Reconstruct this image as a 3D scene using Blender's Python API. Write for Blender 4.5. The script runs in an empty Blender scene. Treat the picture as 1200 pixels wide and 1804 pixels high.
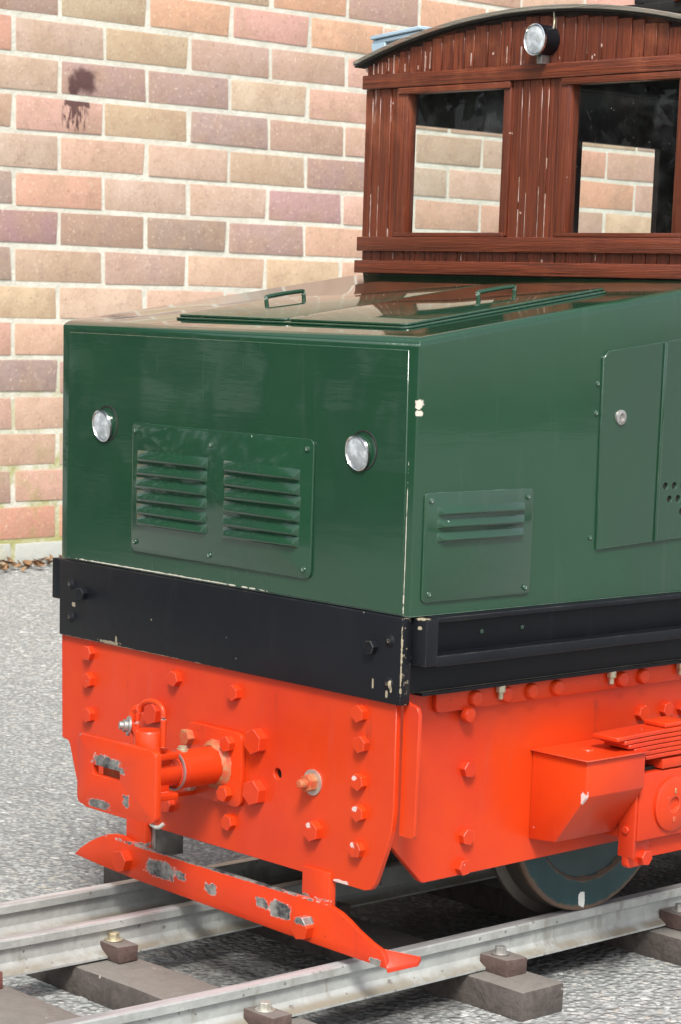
import bpy, bmesh, math, random
from mathutils import Vector, Matrix
import numpy as np
R = math.radians
random.seed(7); rng = np.random.default_rng(7)
scene = bpy.context.scene
COL = scene.collection

# ------------------------------------------------------------------ camera
F_PX, YAW, PITCH, ROLL = 4108.726, -0.81968, -0.19763, 0.031015
CX, CY, CZ, SX, SY = 1.46153, -1.21854, 0.57368, 9.7955, 443.566
cam_d = bpy.data.cameras.new('camera'); cam = bpy.data.objects.new('camera', cam_d); COL.objects.link(cam)
fw = Vector((math.sin(YAW) * math.cos(PITCH), math.cos(YAW) * math.cos(PITCH), math.sin(PITCH)))
r0 = Vector((math.cos(YAW), -math.sin(YAW), 0)); u0 = r0.cross(fw)
rt = math.cos(ROLL) * r0 + math.sin(ROLL) * u0; up = -math.sin(ROLL) * r0 + math.cos(ROLL) * u0
cam.matrix_world = Matrix(((rt.x, up.x, -fw.x, CX), (rt.y, up.y, -fw.y, CY), (rt.z, up.z, -fw.z, CZ), (0, 0, 0, 1)))
cam_d.sensor_fit = 'VERTICAL'; cam_d.sensor_height = 36.0; cam_d.lens = F_PX * 36.0 / 1804.0
cam_d.shift_x = -SX / 1804.0; cam_d.shift_y = SY / 1804.0
cam_d.clip_start = 0.05; cam_d.clip_end = 400.0
cam_d.dof.use_dof = True; cam_d.dof.focus_distance = 1.9; cam_d.dof.aperture_fstop = 45.0
scene.camera = cam

# ------------------------------------------------------------------ sky, sun, exposure
SUN_EL, SUN_AZ = R(50), R(132)          # azimuth measured clockwise from +y: the sun stands to the front right, behind thin cloud
w = bpy.data.worlds.new('World'); scene.world = w; w.use_nodes = True
wt = w.node_tree; wt.nodes.clear()
sky = wt.nodes.new('ShaderNodeTexSky'); sky.sky_type = 'NISHITA'; sky.sun_disc = False
sky.sun_elevation = SUN_EL; sky.sun_rotation = SUN_AZ; sky.dust_density = 3.0; sky.air_density = 1.0
hs = wt.nodes.new('ShaderNodeHueSaturation'); hs.inputs['Saturation'].default_value = 0.40
bgn = wt.nodes.new('ShaderNodeBackground'); bgn.inputs['Strength'].default_value = 0.085
wo = wt.nodes.new('ShaderNodeOutputWorld')
wt.links.new(sky.outputs[0], hs.inputs['Color']); wt.links.new(hs.outputs[0], bgn.inputs['Color']); wt.links.new(bgn.outputs[0], wo.inputs['Surface'])
sd = bpy.data.lights.new('sun', 'SUN'); sd.energy = 1.5; sd.angle = R(14); sd.color = (1.0, 0.97, 0.92)
so = bpy.data.objects.new('sun', sd); COL.objects.link(so)
sdir = Vector((math.sin(SUN_AZ) * math.cos(SUN_EL), math.cos(SUN_AZ) * math.cos(SUN_EL), math.sin(SUN_EL)))
so.rotation_euler = sdir.to_track_quat('Z', 'Y').to_euler(); so.location = sdir * 20
vs = scene.view_settings; vs.view_transform = 'Standard'; vs.look = 'None'; vs.gamma = 1.0; vs.use_curve_mapping = False
vs.exposure = 1.35

# ------------------------------------------------------------------ node helpers
class T:
    def __init__(s, name):
        s.m = bpy.data.materials.new(name); s.m.use_nodes = True; s.t = s.m.node_tree; s.t.nodes.clear()
        s.out = s.n('ShaderNodeOutputMaterial'); s.geo = s.n('ShaderNodeNewGeometry'); s.pos = s.geo.outputs['Position']
    def n(s, ty, ins=None, **pr):
        nd = s.t.nodes.new(ty)
        for k, v in pr.items(): setattr(nd, k, v)
        for k, v in (ins or {}).items(): s.put(nd.inputs[k], v)
        return nd
    def put(s, sock, v):
        if isinstance(v, bpy.types.NodeSocket): s.t.links.new(v, sock)
        elif sock.type == 'RGBA' and len(v) == 3: sock.default_value = (*v, 1)
        else: sock.default_value = v
    def mt(s, op, a, b=0.0, clamp=False):
        return s.n('ShaderNodeMath', {0: a, 1: b}, operation=op, use_clamp=clamp).outputs[0]
    def vm(s, op, a, b):
        nd = s.n('ShaderNodeVectorMath', {0: a, 1: b}, operation=op)
        return nd.outputs['Value'] if op in ('LENGTH', 'DOT_PRODUCT') else nd.outputs[0]
    def mix(s, f, a, b, mode='MIX'):
        return s.n('ShaderNodeMix', {0: f, 6: a, 7: b}, data_type='RGBA', blend_type=mode).outputs[2]
    def sc(s, v): return s.vm('MULTIPLY', s.pos, v)
    def noise(s, scale, detail=3.0, rough=0.55, vec=None, dist=0.0):
        return s.n('ShaderNodeTexNoise', {'Vector': vec if vec is not None else s.pos, 'Scale': scale, 'Detail': detail, 'Roughness': rough, 'Distortion': dist}).outputs['Fac']
    def ss(s, v, a, b):
        return s.n('ShaderNodeMapRange', {'Value': v, 'From Min': a, 'From Max': b}, interpolation_type='SMOOTHSTEP').outputs[0]
    def patch(s, c, r, amp=0.7, scale=220.0, soft=0.12):
        q = s.vm('DIVIDE', s.vm('SUBTRACT', s.pos, c), r); q = s.vm('MULTIPLY', q, q)
        d = s.mt('SQRT', s.vm('LENGTH', q, (0, 0, 0)))
        amp2 = amp * 0.30; d = s.mt('ADD', d, s.mt('MULTIPLY', s.mt('SUBTRACT', s.noise(900.0, 4.0, 0.75), 0.5), amp2 * 2))
        d = s.mt('ADD', d, s.mt('MULTIPLY', s.mt('SUBTRACT', s.noise(scale, 4.0, 0.65), 0.5), amp * 2))
        return s.ss(d, 1.0, 1.0 - soft)
    def mx(s, *ms):
        o = ms[0]
        for m in ms[1:]: o = s.mt('MAXIMUM', o, m)
        return o
    def edge(s, radius, lo, hi, amp=0.35, scale=260.0):
        bv = s.n('ShaderNodeBevel', {'Radius': radius}, samples=6)
        e = s.mt('SUBTRACT', 1.0, s.vm('DOT_PRODUCT', bv.outputs[0], s.geo.outputs['True Normal']))
        nz = s.mt('SUBTRACT', s.noise(scale, 4.0, 0.7), 0.5)
        nz2 = s.mt('SUBTRACT', s.noise(28.0, 2.0, 0.5), 0.5)
        e = s.mt('ADD', e, s.mt('MULTIPLY', s.mt('ADD', nz, nz2), amp))
        return s.ss(e, lo, hi)
    def specks(s, scale, size, keep):
        v = s.n('ShaderNodeTexVoronoi', {'Vector': s.pos, 'Scale': scale})
        sep = s.n('ShaderNodeSeparateColor', {'Color': v.outputs['Color']})
        d = s.mt('ADD', v.outputs['Distance'], s.mt('MULTIPLY', s.mt('SUBTRACT', s.noise(scale * 9, 2.0), 0.5), size * 1.2))
        return s.mt('MULTIPLY', s.mt('LESS_THAN', d, size), s.mt('LESS_THAN', sep.outputs[0], keep))
    def bump(s, h, strength, dist, normal=None):
        ins = {'Height': h, 'Strength': strength, 'Distance': dist}
        if normal is not None: ins['Normal'] = normal
        return s.n('ShaderNodeBump', ins).outputs[0]
    def pbr(s, col, rough, normal=None, metal=0.0, coat=0.0, spec=0.5, coat_rough=0.08, coat_normal=None):
        ins = {'Base Color': col, 'Roughness': rough, 'Metallic': metal, 'Coat Weight': coat, 'Coat Roughness': coat_rough, 'Specular IOR Level': spec}
        if coat_normal is not None: ins['Coat Normal'] = coat_normal
        if normal is not None: ins['Normal'] = normal
        b = s.n('ShaderNodeBsdfPrincipled', ins); s.t.links.new(b.outputs[0], s.out.inputs[0]); return s.m

def paint(name, base, dark, chip, rough, peel=0.12, coat=0.0, speck_keep=0.08, edge=(0.30, 0.50), patches=(), patch_col=(0.8, 0.8, 0.78), metal_patches=(), dirt=0.25, spec=0.5):
    t = T(name)
    big = t.noise(9.0, 4.0, 0.6)
    c = t.mix(t.ss(big, 0.35, 0.7), base, dark)
    streak = t.noise(60.0, 3.0, 0.6, vec=t.sc((1.0, 1.0, 0.12)))
    c = t.mix(t.mt('MULTIPLY', t.ss(streak, 0.58, 0.8), dirt), c, tuple(0.5 * x + 0.06 for x in base))
    m = t.mx(t.specks(34.0, 0.030, speck_keep), t.specks(80.0, 0.055, speck_keep * 0.6), t.edge(0.0016, edge[0], edge[1]))
    grime = t.mt('MULTIPLY', t.ss(t.noise(16.0, 5.0, 0.7), 0.58, 0.78), dirt * 0.7)
    c = t.mix(grime, c, tuple(0.45 * x + 0.02 for x in base))
    c = t.mix(m, c, chip)
    if base[0] > 0.5:
        c = t.mix(t.mt('MULTIPLY', t.ss(t.noise(6.5, 4.0, 0.6), 0.48, 0.68), 0.5), c, (0.62, 0.052, 0.026))
        run = t.noise(1.0, 4.0, 0.65, vec=t.sc((46.0, 46.0, 7.0)))
        c = t.mix(t.mt('MULTIPLY', t.mt('MULTIPLY', t.ss(run, 0.60, 0.72), t.ss(t.noise(23.0, 4.0), 0.45, 0.6)), 0.5), c, (0.20, 0.030, 0.014))
        c = t.mix(t.mt('MULTIPLY', t.specks(150.0, 0.10, 0.05), 0.9), c, (0.10, 0.035, 0.02))
    rg = t.mt('ADD', rough, t.mt('MULTIPLY', t.noise(25.0, 4.0), 0.16 if rough > 0.1 else 0.10))
    rg = t.mt('ADD', rg, t.mt('MULTIPLY', m, 0.25))
    if patches:
        pm = t.mx(*[t.patch(*p) for p in patches]); c = t.mix(pm, c, patch_col)
    mt_ = 0.0
    if metal_patches:
        pm = t.mx(*[t.patch(*p) for p in metal_patches])
        halo = t.mx(*[t.patch(p[0], tuple(x * 1.08 for x in p[1]), *p[2:]) for p in metal_patches])
        c = t.mix(t.mt('MULTIPLY', halo, t.ss(t.noise(260.0, 3.0), 0.40, 0.55)), c, (0.60, 0.46, 0.43))
        mc = t.mix(t.ss(t.noise(70.0, 5.0, 0.7), 0.30, 0.68), (0.045, 0.050, 0.058), (0.40, 0.39, 0.36)); c = t.mix(pm, c, mc); mt_ = t.mt('MULTIPLY', pm, 0.5)
        rg = t.mix(pm, rg, (0.55, 0.55, 0.55)) if False else rg
    h = t.mt('ADD', t.mt('MULTIPLY', t.noise(140.0, 3.0), 0.5), t.noise(30.0, 2.0))
    h = t.mt('SUBTRACT', h, t.mt('MULTIPLY', m, 0.6))
    cn = t.bump(t.mt('ADD', t.noise(8.0, 2.0), t.mt('MULTIPLY', t.noise(1.0, 3.0, 0.6, vec=t.sc((14.0, 14.0, 120.0))), 0.10)), 0.10, 0.006) if coat else None
    return t.pbr(c, rg, t.bump(h, peel, 0.0012), metal=mt_, coat=coat, spec=spec, coat_rough=0.04, coat_normal=cn)

M = {}
M['green'] = paint('green_paint', (0.0140, 0.0560, 0.0275), (0.0150, 0.0510, 0.0285), (0.36, 0.46, 0.38), 0.05, peel=0.022, coat=0.85, spec=0.35, speck_keep=0.06, edge=(0.18, 0.34),
    patches=(((0.2216, 0.0, 0.4975), (0.0026, 0.006, 0.0034), 1.1, 300.0), ((0.2216, 0.0, 0.4905), (0.0020, 0.005, 0.0022), 0.8, 300.0), ((-0.08, -0.001, 0.3406), (0.12, 0.004, 0.0008), 1.3, 140.0), ((0.2143, -0.001, 0.392), (0.00035, 0.003, 0.050), 1.6, 150.0)), patch_col=(0.60, 0.56, 0.47))
M['red'] = paint('red_paint', (0.61, 0.047, 0.006), (0.54, 0.034, 0.009), (0.62, 0.36, 0.31), 0.28, peel=0.16, coat=0.0, spec=0.40, speck_keep=0.12, edge=(0.21, 0.34), dirt=0.22, patch_col=(0.66, 0.50, 0.46),
    patches=(((0.2535, 0.1725, 0.183), (0.0030, 0.003, 0.0060), 1.0, 240.0), ((0.1722, -0.0055, 0.2085), (0.0024, 0.004, 0.0020), 1.2, 400.0), ((0.1735, -0.0055, 0.1838), (0.0024, 0.004, 0.0020), 1.2, 400.0), ((0.1722, -0.0055, 0.1546), (0.0024, 0.004, 0.0020), 1.2, 400.0), ((0.1220, -0.0065, 0.1615), (0.0028, 0.004, 0.0022), 1.2, 400.0), ((0.155, 0.0, 0.1205), (0.009, 0.01, 0.0018), 0.8, 200.0)),
    metal_patches=(((-0.064, -0.008, 0.0875), (0.020, 0.006, 0.0075), 0.6), ((-0.036, -0.008, 0.0875), (0.006, 0.006, 0.004), 0.7), ((0.004, -0.008, 0.0845), (0.008, 0.006, 0.0045), 0.6), ((0.092, -0.008, 0.0855), (0.0125, 0.006, 0.0068), 0.6), ((0.069, -0.008, 0.0865), (0.008, 0.006, 0.004), 0.9),
                   ((-0.012, -0.106, 0.2008), (0.017, 0.008, 0.0052), 0.8), ((0.001, -0.106, 0.197), (0.012, 0.008, 0.003), 0.7), ((-0.022, -0.106, 0.1645), (0.014, 0.006, 0.004), 0.8), ((0.014, -0.106, 0.174), (0.004, 0.006, 0.005), 0.9), ((-0.05, -0.104, 0.2195), (0.004, 0.006, 0.002), 0.5),
                   ((0.126, -0.014, 0.0850), (0.007, 0.008, 0.003), 0.9), ((0.205, -0.008, 0.068), (0.006, 0.006, 0.003), 0.7), ((0.0, -0.004, 0.1025), (0.12, 0.01, 0.0016), 0.9)))
M['black'] = paint('black_paint', (0.004, 0.005, 0.008), (0.007, 0.008, 0.011), (0.22, 0.19, 0.15), 0.40, peel=0.25, coat=0.0, spec=0.3, speck_keep=0.10, edge=(0.15, 0.30), dirt=0.12,
    patches=(((-0.12, -0.004, 0.2714), (0.10, 0.004, 0.0007), 1.5, 130.0), ((-0.145, -0.004, 0.2735), (0.012, 0.004, 0.0013), 1.5, 300.0), ((0.218, -0.003, 0.305), (0.0005, 0.006, 0.030), 1.8, 220.0), ((0.226, 0.010, 0.338), (0.006, 0.004, 0.0016), 0.9, 260.0), ((0.2262, 0.0068, 0.331), (0.0022, 0.004, 0.0014), 0.6, 260.0), ((0.208, -0.004, 0.2850), (0.0013, 0.004, 0.005), 0.3, 200.0), ((0.188, -0.004, 0.2845), (0.0010, 0.004, 0.004), 0.3, 200.0), ((0.2035, -0.004, 0.2785), (0.0014, 0.004, 0.003), 0.3, 200.0), ((-0.197, -0.004, 0.3005), (0.0026, 0.004, 0.0020), 0.3, 200.0), ((-0.135, -0.004, 0.2755), (0.0014, 0.004, 0.005), 0.4, 200.0)), patch_col=(0.34, 0.29, 0.20))
M['dark'] = paint('sooty_black', (0.010, 0.010, 0.010), (0.016, 0.014, 0.012), (0.05, 0.045, 0.04), 0.7, speck_keep=0.02)

def metal_mat(name, c0, c1, rough, metal, scale=60.0, dirt=None):
    t = T(name); n = t.noise(scale, 5.0, 0.65); c = t.mix(t.ss(n, 0.3, 0.75), c0, c1)
    if dirt: c = t.mix(t.ss(t.noise(22.0, 5.0, 0.7), 0.52, 0.72), c, dirt)
    return t.pbr(c, t.mt('ADD', rough, t.mt('MULTIPLY', n, 0.25)), t.bump(t.noise(240.0, 3.0), 0.15, 0.001), metal=metal)
M['steel'] = metal_mat('worn_steel', (0.30, 0.29, 0.28), (0.52, 0.50, 0.47), 0.32, 0.75, dirt=(0.20, 0.15, 0.11))
M['zinc'] = metal_mat('zinc_plate', (0.55, 0.53, 0.46), (0.70, 0.68, 0.62), 0.28, 0.7)
M['brass'] = metal_mat('yellowed_zinc', (0.50, 0.46, 0.30), (0.60, 0.57, 0.44), 0.34, 0.6, dirt=(0.35, 0.24, 0.12))
M['weld'] = metal_mat('rusty_weld', (0.55, 0.050, 0.014), (0.36, 0.22, 0.10), 0.45, 0.05, scale=130.0)
M['filler'] = metal_mat('pale_filler', (0.34, 0.17, 0.12), (0.60, 0.50, 0.44), 0.7, 0.0, scale=160.0, dirt=(0.22, 0.06, 0.03))
M['cord'] = metal_mat('yellowed_cord', (0.62, 0.55, 0.30), (0.72, 0.66, 0.42), 0.7, 0.0)
M['chrome'] = metal_mat('chrome', (0.75, 0.76, 0.77), (0.82, 0.83, 0.84), 0.05, 1.0)

M['reflector'] = metal_mat('reflector', (0.86, 0.87, 0.88), (0.90, 0.91, 0.92), 0.10, 1.0)
t = T('lamp_lens')
tr = t.n('ShaderNodeBsdfTransparent', {'Color': (0.95, 0.97, 0.98)}); bn = t.bump(t.noise(160.0, 2.0, 0.5), 0.25, 0.002)
gl = t.n('ShaderNodeBsdfGlossy', {'Color': (1, 1, 1), 'Roughness': 0.03, 'Normal': bn}); fr = t.n('ShaderNodeFresnel', {'IOR': 1.5, 'Normal': bn})
df = t.n('ShaderNodeBsdfDiffuse', {'Color': (0.86, 0.91, 0.94)})
ms = t.n('ShaderNodeMixShader', {0: t.mt('MINIMUM', t.mt('MULTIPLY', fr.outputs[0], 2.0), 1.0), 1: tr.outputs[0], 2: gl.outputs[0]})
ms2 = t.n('ShaderNodeMixShader', {0: t.mt('ADD', 0.36, t.mt('MULTIPLY', t.ss(t.noise(120.0, 3.0), 0.4, 0.7), 0.35)), 1: ms.outputs[0], 2: df.outputs[0]}); t.t.links.new(ms2.outputs[0], t.out.inputs[0]); M['lens'] = t.m

def wood_mat(name, axis, c0=(0.070, 0.0125, 0.005), c1=(0.27, 0.054, 0.016), fleck=True):
    t = T(name); oi = t.n('ShaderNodeObjectInfo')
    off = t.mt('MULTIPLY', oi.outputs['Random'], 7.0)
    st = (330.0, 330.0, 7.0) if axis == 'z' else (7.0, 330.0, 330.0)
    p = t.vm('ADD', t.sc(st), t.n('ShaderNodeCombineXYZ', {0: off, 1: off, 2: off}).outputs[0])
    g = t.noise(1.7, 5.0, 0.6, vec=p, dist=0.6); g2 = t.noise(6.0, 3.0, 0.6, vec=p)
    c = t.mix(t.ss(g, 0.30, 0.72), c0, c1)
    c = t.mix(t.mt('MULTIPLY', t.ss(g2, 0.52, 0.75), 0.40), c, tuple(x * 0.40 for x in c0))
    c = t.mix(t.mt('MULTIPLY', oi.outputs['Random'], 0.60), c, tuple(x * 0.42 for x in c1))
    wv = t.ss(t.noise(13.0, 5.0, 0.7), 0.52, 0.74); c = t.mix(t.mt('MULTIPLY', wv, 0.45), c, (0.38, 0.115, 0.048))
    m = t.mt('MULTIPLY', t.edge(0.0012, 0.20, 0.34, 0.6, 130.0), 0.85)
    if fleck: m = t.mx(m, t.mt('MULTIPLY', t.specks(70.0, 0.10, 0.10), 0.8))
    fl = t.noise(40.0, 4.0, 0.75, vec=t.sc((1.0, 1.0, 0.16) if axis == 'z' else (0.16, 1.0, 1.0)))
    m = t.mx(m, t.mt('MULTIPLY', t.ss(fl, 0.66, 0.72), 0.6))
    c = t.mix(m, c, (0.60, 0.43, 0.36))
    hgt = t.mt('ADD', g, t.mt('MULTIPLY', g2, 0.6))
    return t.pbr(c, t.mt('ADD', 0.36, t.mt('MULTIPLY', g2, 0.2)), t.bump(hgt, 0.7, 0.0018), spec=0.4, coat=0.35, coat_rough=0.16)
M['plank'] = wood_mat('stained_plank', 'z'); M['belt'] = wood_mat('stained_rail', 'x')
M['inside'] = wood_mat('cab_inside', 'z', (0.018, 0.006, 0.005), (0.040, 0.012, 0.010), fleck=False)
M['inside_side'] = wood_mat('inside_frame', 'z', (0.075, 0.012, 0.010), (0.12, 0.022, 0.018))
M['roof'] = wood_mat('roof_board', 'x', (0.16, 0.145, 0.11), (0.36, 0.33, 0.27))
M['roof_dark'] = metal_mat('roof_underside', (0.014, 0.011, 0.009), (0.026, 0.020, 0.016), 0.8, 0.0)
M['blue'] = paint('pale_blue_paint', (0.40, 0.53, 0.62), (0.34, 0.47, 0.57), (0.62, 0.62, 0.58), 0.5, speck_keep=0.3)

t = T('window_glass')
tr = t.n('ShaderNodeBsdfTransparent', {'Color': (0.93, 0.95, 0.94)}); gl = t.n('ShaderNodeBsdfGlossy', {'Color': (1, 1, 1), 'Roughness': 0.01})
fr = t.n('ShaderNodeFresnel', {'IOR': 1.38}); ff = t.mt('MULTIPLY', fr.outputs[0], t.mt('SUBTRACT', 1.0, t.geo.outputs['Backfacing'])); ms = t.n('ShaderNodeMixShader', {0: ff, 1: tr.outputs[0], 2: gl.outputs[0]})
df = t.n('ShaderNodeBsdfDiffuse', {'Color': (0.62, 0.64, 0.66)})
film = t.mt('ADD', t.mt('MULTIPLY', t.ss(t.noise(18.0, 5.0, 0.7), 0.42, 0.85), 0.045), t.mt('MULTIPLY', t.mx(t.specks(120.0, 0.05, 0.06), t.specks(300.0, 0.10, 0.05)), 0.5))
film = t.mt('ADD', film, 0.003)
ms2 = t.n('ShaderNodeMixShader', {0: film, 1: ms.outputs[0], 2: df.outputs[0]}); t.t.links.new(ms2.outputs[0], t.out.inputs[0]); M['glass'] = t.m

# wall brick: the base colour of each brick is its own object colour
t = T('wall_brick'); oi = t.n('ShaderNodeObjectInfo'); base = oi.outputs['Color']
off = t.n('ShaderNodeCombineXYZ', {0: 0.0, 1: t.mt('MULTIPLY', oi.outputs['Random'], 40.0), 2: t.mt('MULTIPLY', oi.outputs['Random'], 23.0)}).outputs[0]
pv = t.vm('ADD', t.pos, off)
n1 = t.noise(11.0, 5.0, 0.65, vec=pv); n2 = t.noise(150.0, 4.0, 0.7, vec=pv); n3 = t.noise(34.0, 4.0, 0.65, vec=pv)
c = t.mix(t.ss(n1, 0.35, 0.68), base, t.mix(0.55, base, (0.40, 0.27, 0.18)))
c = t.mix(t.mt('MULTIPLY', t.ss(n3, 0.5, 0.72), 0.45), c, t.mix(0.5, base, (0.20, 0.11, 0.10)))
c = t.mix(t.mt('MULTIPLY', t.ss(n2, 0.56, 0.72), 0.75), c, (0.66, 0.54, 0.42))
c = t.mix(t.mt('MULTIPLY', t.ss(n2, 0.42, 0.28), 0.55), c, (0.17, 0.09, 0.075))
ed = t.edge(0.006, 0.10, 0.5, 0.7, 90.0); c = t.mix(t.mt('MULTIPLY', ed, 0.40), c, (0.58, 0.46, 0.34))
spz = t.n('ShaderNodeSeparateXYZ', {0: t.pos})
low = t.ss(spz.outputs[2], 0.42, 0.05); c = t.mix(t.mt('MULTIPLY', t.mt('MULTIPLY', low, t.ss(t.noise(14.0, 5.0, 0.7), 0.48, 0.72)), 0.6), c, (0.30, 0.31, 0.10))
c = t.mix(t.mt('MULTIPLY', t.ss(spz.outputs[2], 0.062, 0.050), t.ss(t.noise(17.0, 4.0), 0.25, 0.5)), c, (0.46, 0.47, 0.43))
stain = t.mx(t.patch((-2.5516, 1.738, 0.990), (0.05, 0.042, 0.032), 0.5, 40.0, 0.55), t.patch((-2.5516, 1.712, 0.978), (0.05, 0.020, 0.030), 0.8, 60.0, 0.6),
    t.patch((-2.5516, 1.718, 0.945), (0.05, 0.040, 0.010), 0.8, 70.0, 0.3))
dr = t.noise(1.0, 3.0, 0.6, vec=t.sc((0.0, 95.0, 22.0)))
drip = t.mt('MULTIPLY', t.patch((-2.5516, 1.712, 0.918), (0.05, 0.038, 0.034), 0.35, 40.0, 0.3), t.ss(dr, 0.44, 0.56))
c = t.mix(t.mt('MULTIPLY', t.mx(stain, drip), 0.90), c, (0.075, 0.034, 0.034))
M['brick'] = t.pbr(c, 0.92, t.bump(t.mt('ADD', t.mt('MULTIPLY', n2, 0.6), n3), 0.55, 0.003), spec=0.25)
t = T('mortar'); n = t.noise(30.0, 5.0, 0.7); spz = t.n('ShaderNodeSeparateXYZ', {0: t.pos})
c = t.mix(t.ss(n, 0.3, 0.7), (0.58, 0.56, 0.47), (0.71, 0.69, 0.60))
c = t.mix(t.mt('MULTIPLY', t.ss(spz.outputs[2], 0.5, 0.2), t.ss(t.noise(9.0, 5.0, 0.7), 0.38, 0.62)), c, (0.40, 0.39, 0.17))
c = t.mix(t.mt('MULTIPLY', t.ss(t.noise(5.0, 4.0), 0.5, 0.7), 0.4), c, (0.46, 0.47, 0.42))
M['mortar'] = t.pbr(c, 0.95, t.bump(t.noise(160.0, 4.0, 0.7), 0.7, 0.004), spec=0.2)

t = T('asphalt')
v = t.n('ShaderNodeTexVoronoi', {'Vector': t.pos, 'Scale': 150.0}); cs = t.n('ShaderNodeSeparateColor', {'Color': v.outputs['Color']})
v2 = t.n('ShaderNodeTexVoronoi', {'Vector': t.pos, 'Scale': 60.0}); cs2 = t.n('ShaderNodeSeparateColor', {'Color': v2.outputs['Color']})
c = t.mix(t.ss(v.outputs['Distance'], 0.55, 0.25), (0.26, 0.272, 0.265), t.mix(cs.outputs[0], (0.33, 0.345, 0.335), (0.50, 0.51, 0.49)))
c = t.mix(t.mt('MULTIPLY', t.mt('LESS_THAN', cs2.outputs[1], 0.25), t.ss(v2.outputs['Distance'], 0.35, 0.25)), c, (0.47, 0.46, 0.43))
c = t.mix(t.mt('MULTIPLY', t.ss(t.noise(2.2, 5.0, 0.65), 0.45, 0.7), 0.3), c, (0.20, 0.20, 0.196))
c = t.mix(t.mt('MULTIPLY', t.ss(t.noise(14.0, 5.0, 0.7), 0.5, 0.75), 0.4), c, (0.44, 0.44, 0.42))
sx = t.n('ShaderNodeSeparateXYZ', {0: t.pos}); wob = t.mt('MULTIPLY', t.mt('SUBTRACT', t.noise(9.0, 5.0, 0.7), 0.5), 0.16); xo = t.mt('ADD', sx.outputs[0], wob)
under_shade = t.mt('MULTIPLY', t.mt('MULTIPLY', t.ss(xo, -0.09, -0.03), t.ss(xo, 0.20, 0.15)), t.ss(t.mt('ADD', sx.outputs[1], wob), -0.16, 0.05))  # shade under the locomotive, painted into the asphalt colour with a ragged edge
c = t.mix(t.mt('MULTIPLY', under_shade, 0.72), c, (0.045, 0.042, 0.038))
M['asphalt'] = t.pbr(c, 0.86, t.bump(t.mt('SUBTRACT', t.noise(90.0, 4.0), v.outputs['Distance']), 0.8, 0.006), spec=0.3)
t = T('stone_chippings'); rp = t.geo.outputs['Random Per Island']
cr = t.n('ShaderNodeValToRGB', {0: rp}); e = cr.color_ramp.elements
e[0].position = 0.0; e[0].color = (0.24, 0.25, 0.245, 1); e[1].position = 1.0; e[1].color = (0.55, 0.565, 0.54, 1)
for p_, c_ in ((0.25, (0.32, 0.335, 0.328, 1)), (0.55, (0.37, 0.385, 0.375, 1)), (0.78, (0.39, 0.365, 0.31, 1)), (0.84, (0.42, 0.44, 0.43, 1))):
    x = e.new(p_); x.color = c_
c = t.mix(t.mt('MULTIPLY', t.ss(t.noise(220.0, 4.0), 0.5, 0.75), 0.5), cr.outputs[0], (0.27, 0.27, 0.26))
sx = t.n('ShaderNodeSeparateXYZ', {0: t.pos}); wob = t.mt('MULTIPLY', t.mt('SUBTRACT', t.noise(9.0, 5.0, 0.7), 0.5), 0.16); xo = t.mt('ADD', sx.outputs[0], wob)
under_shade = t.mt('MULTIPLY', t.mt('MULTIPLY', t.ss(xo, -0.09, -0.03), t.ss(xo, 0.20, 0.15)), t.ss(t.mt('ADD', sx.outputs[1], wob), -0.16, 0.05))  # same painted shade beneath the locomotive, carried onto the chippings
c = t.mix(t.mt('MULTIPLY', under_shade, 0.72), c, (0.045, 0.042, 0.038))
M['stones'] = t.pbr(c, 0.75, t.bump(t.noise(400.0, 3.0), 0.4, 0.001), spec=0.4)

t = T('rail_metal'); spn = t.n('ShaderNodeSeparateXYZ', {0: t.geo.outputs['Normal']}); spz = t.n('ShaderNodeSeparateXYZ', {0: t.pos})
n = t.noise(26.0, 6.0, 0.7); st = t.noise(40.0, 5.0, 0.7, vec=t.sc((1.0, 1.0, 0.25)))
c = t.mix(t.ss(n, 0.3, 0.72), (0.29, 0.30, 0.285), (0.43, 0.445, 0.425))
c = t.mix(t.mt('MULTIPLY', t.ss(st, 0.53, 0.68), 0.75), c, (0.24, 0.235, 0.20))
c = t.mix(t.mt('MULTIPLY', t.mx(t.specks(60.0, 0.16, 0.16), t.specks(150.0, 0.2, 0.15)), 0.8), c, (0.13, 0.12, 0.105))
foot = t.mt('MULTIPLY', t.ss(spz.outputs[2], 0.034, 0.030), t.ss(spn.outputs[2], 0.1, 0.4))
c = t.mix(t.mt('MULTIPLY', foot, t.ss(t.noise(18.0, 5.0, 0.7), 0.30, 0.55)), c, (0.24, 0.215, 0.165))
topm = t.mt('MULTIPLY', t.ss(spz.outputs[2], 0.054, 0.0555), t.ss(spn.outputs[2], 0.6, 0.9))
rim = t.mt('MULTIPLY', topm, t.ss(t.noise(30.0, 4.0, 0.6, vec=t.sc((1.0, 0.1, 1.0))), 0.58, 0.45))
c = t.mix(topm, c, t.mix(rim, (0.27, 0.265, 0.26), (0.55, 0.555, 0.56)))
M['rail'] = t.pbr(c, t.mt('SUBTRACT', 0.62, t.mt('MULTIPLY', rim, 0.3)), t.bump(t.mt('ADD', n, t.noise(200.0, 3.0)), 0.25, 0.002), metal=t.mt('ADD', 0.10, t.mt('MULTIPLY', rim, 0.15)))

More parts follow.
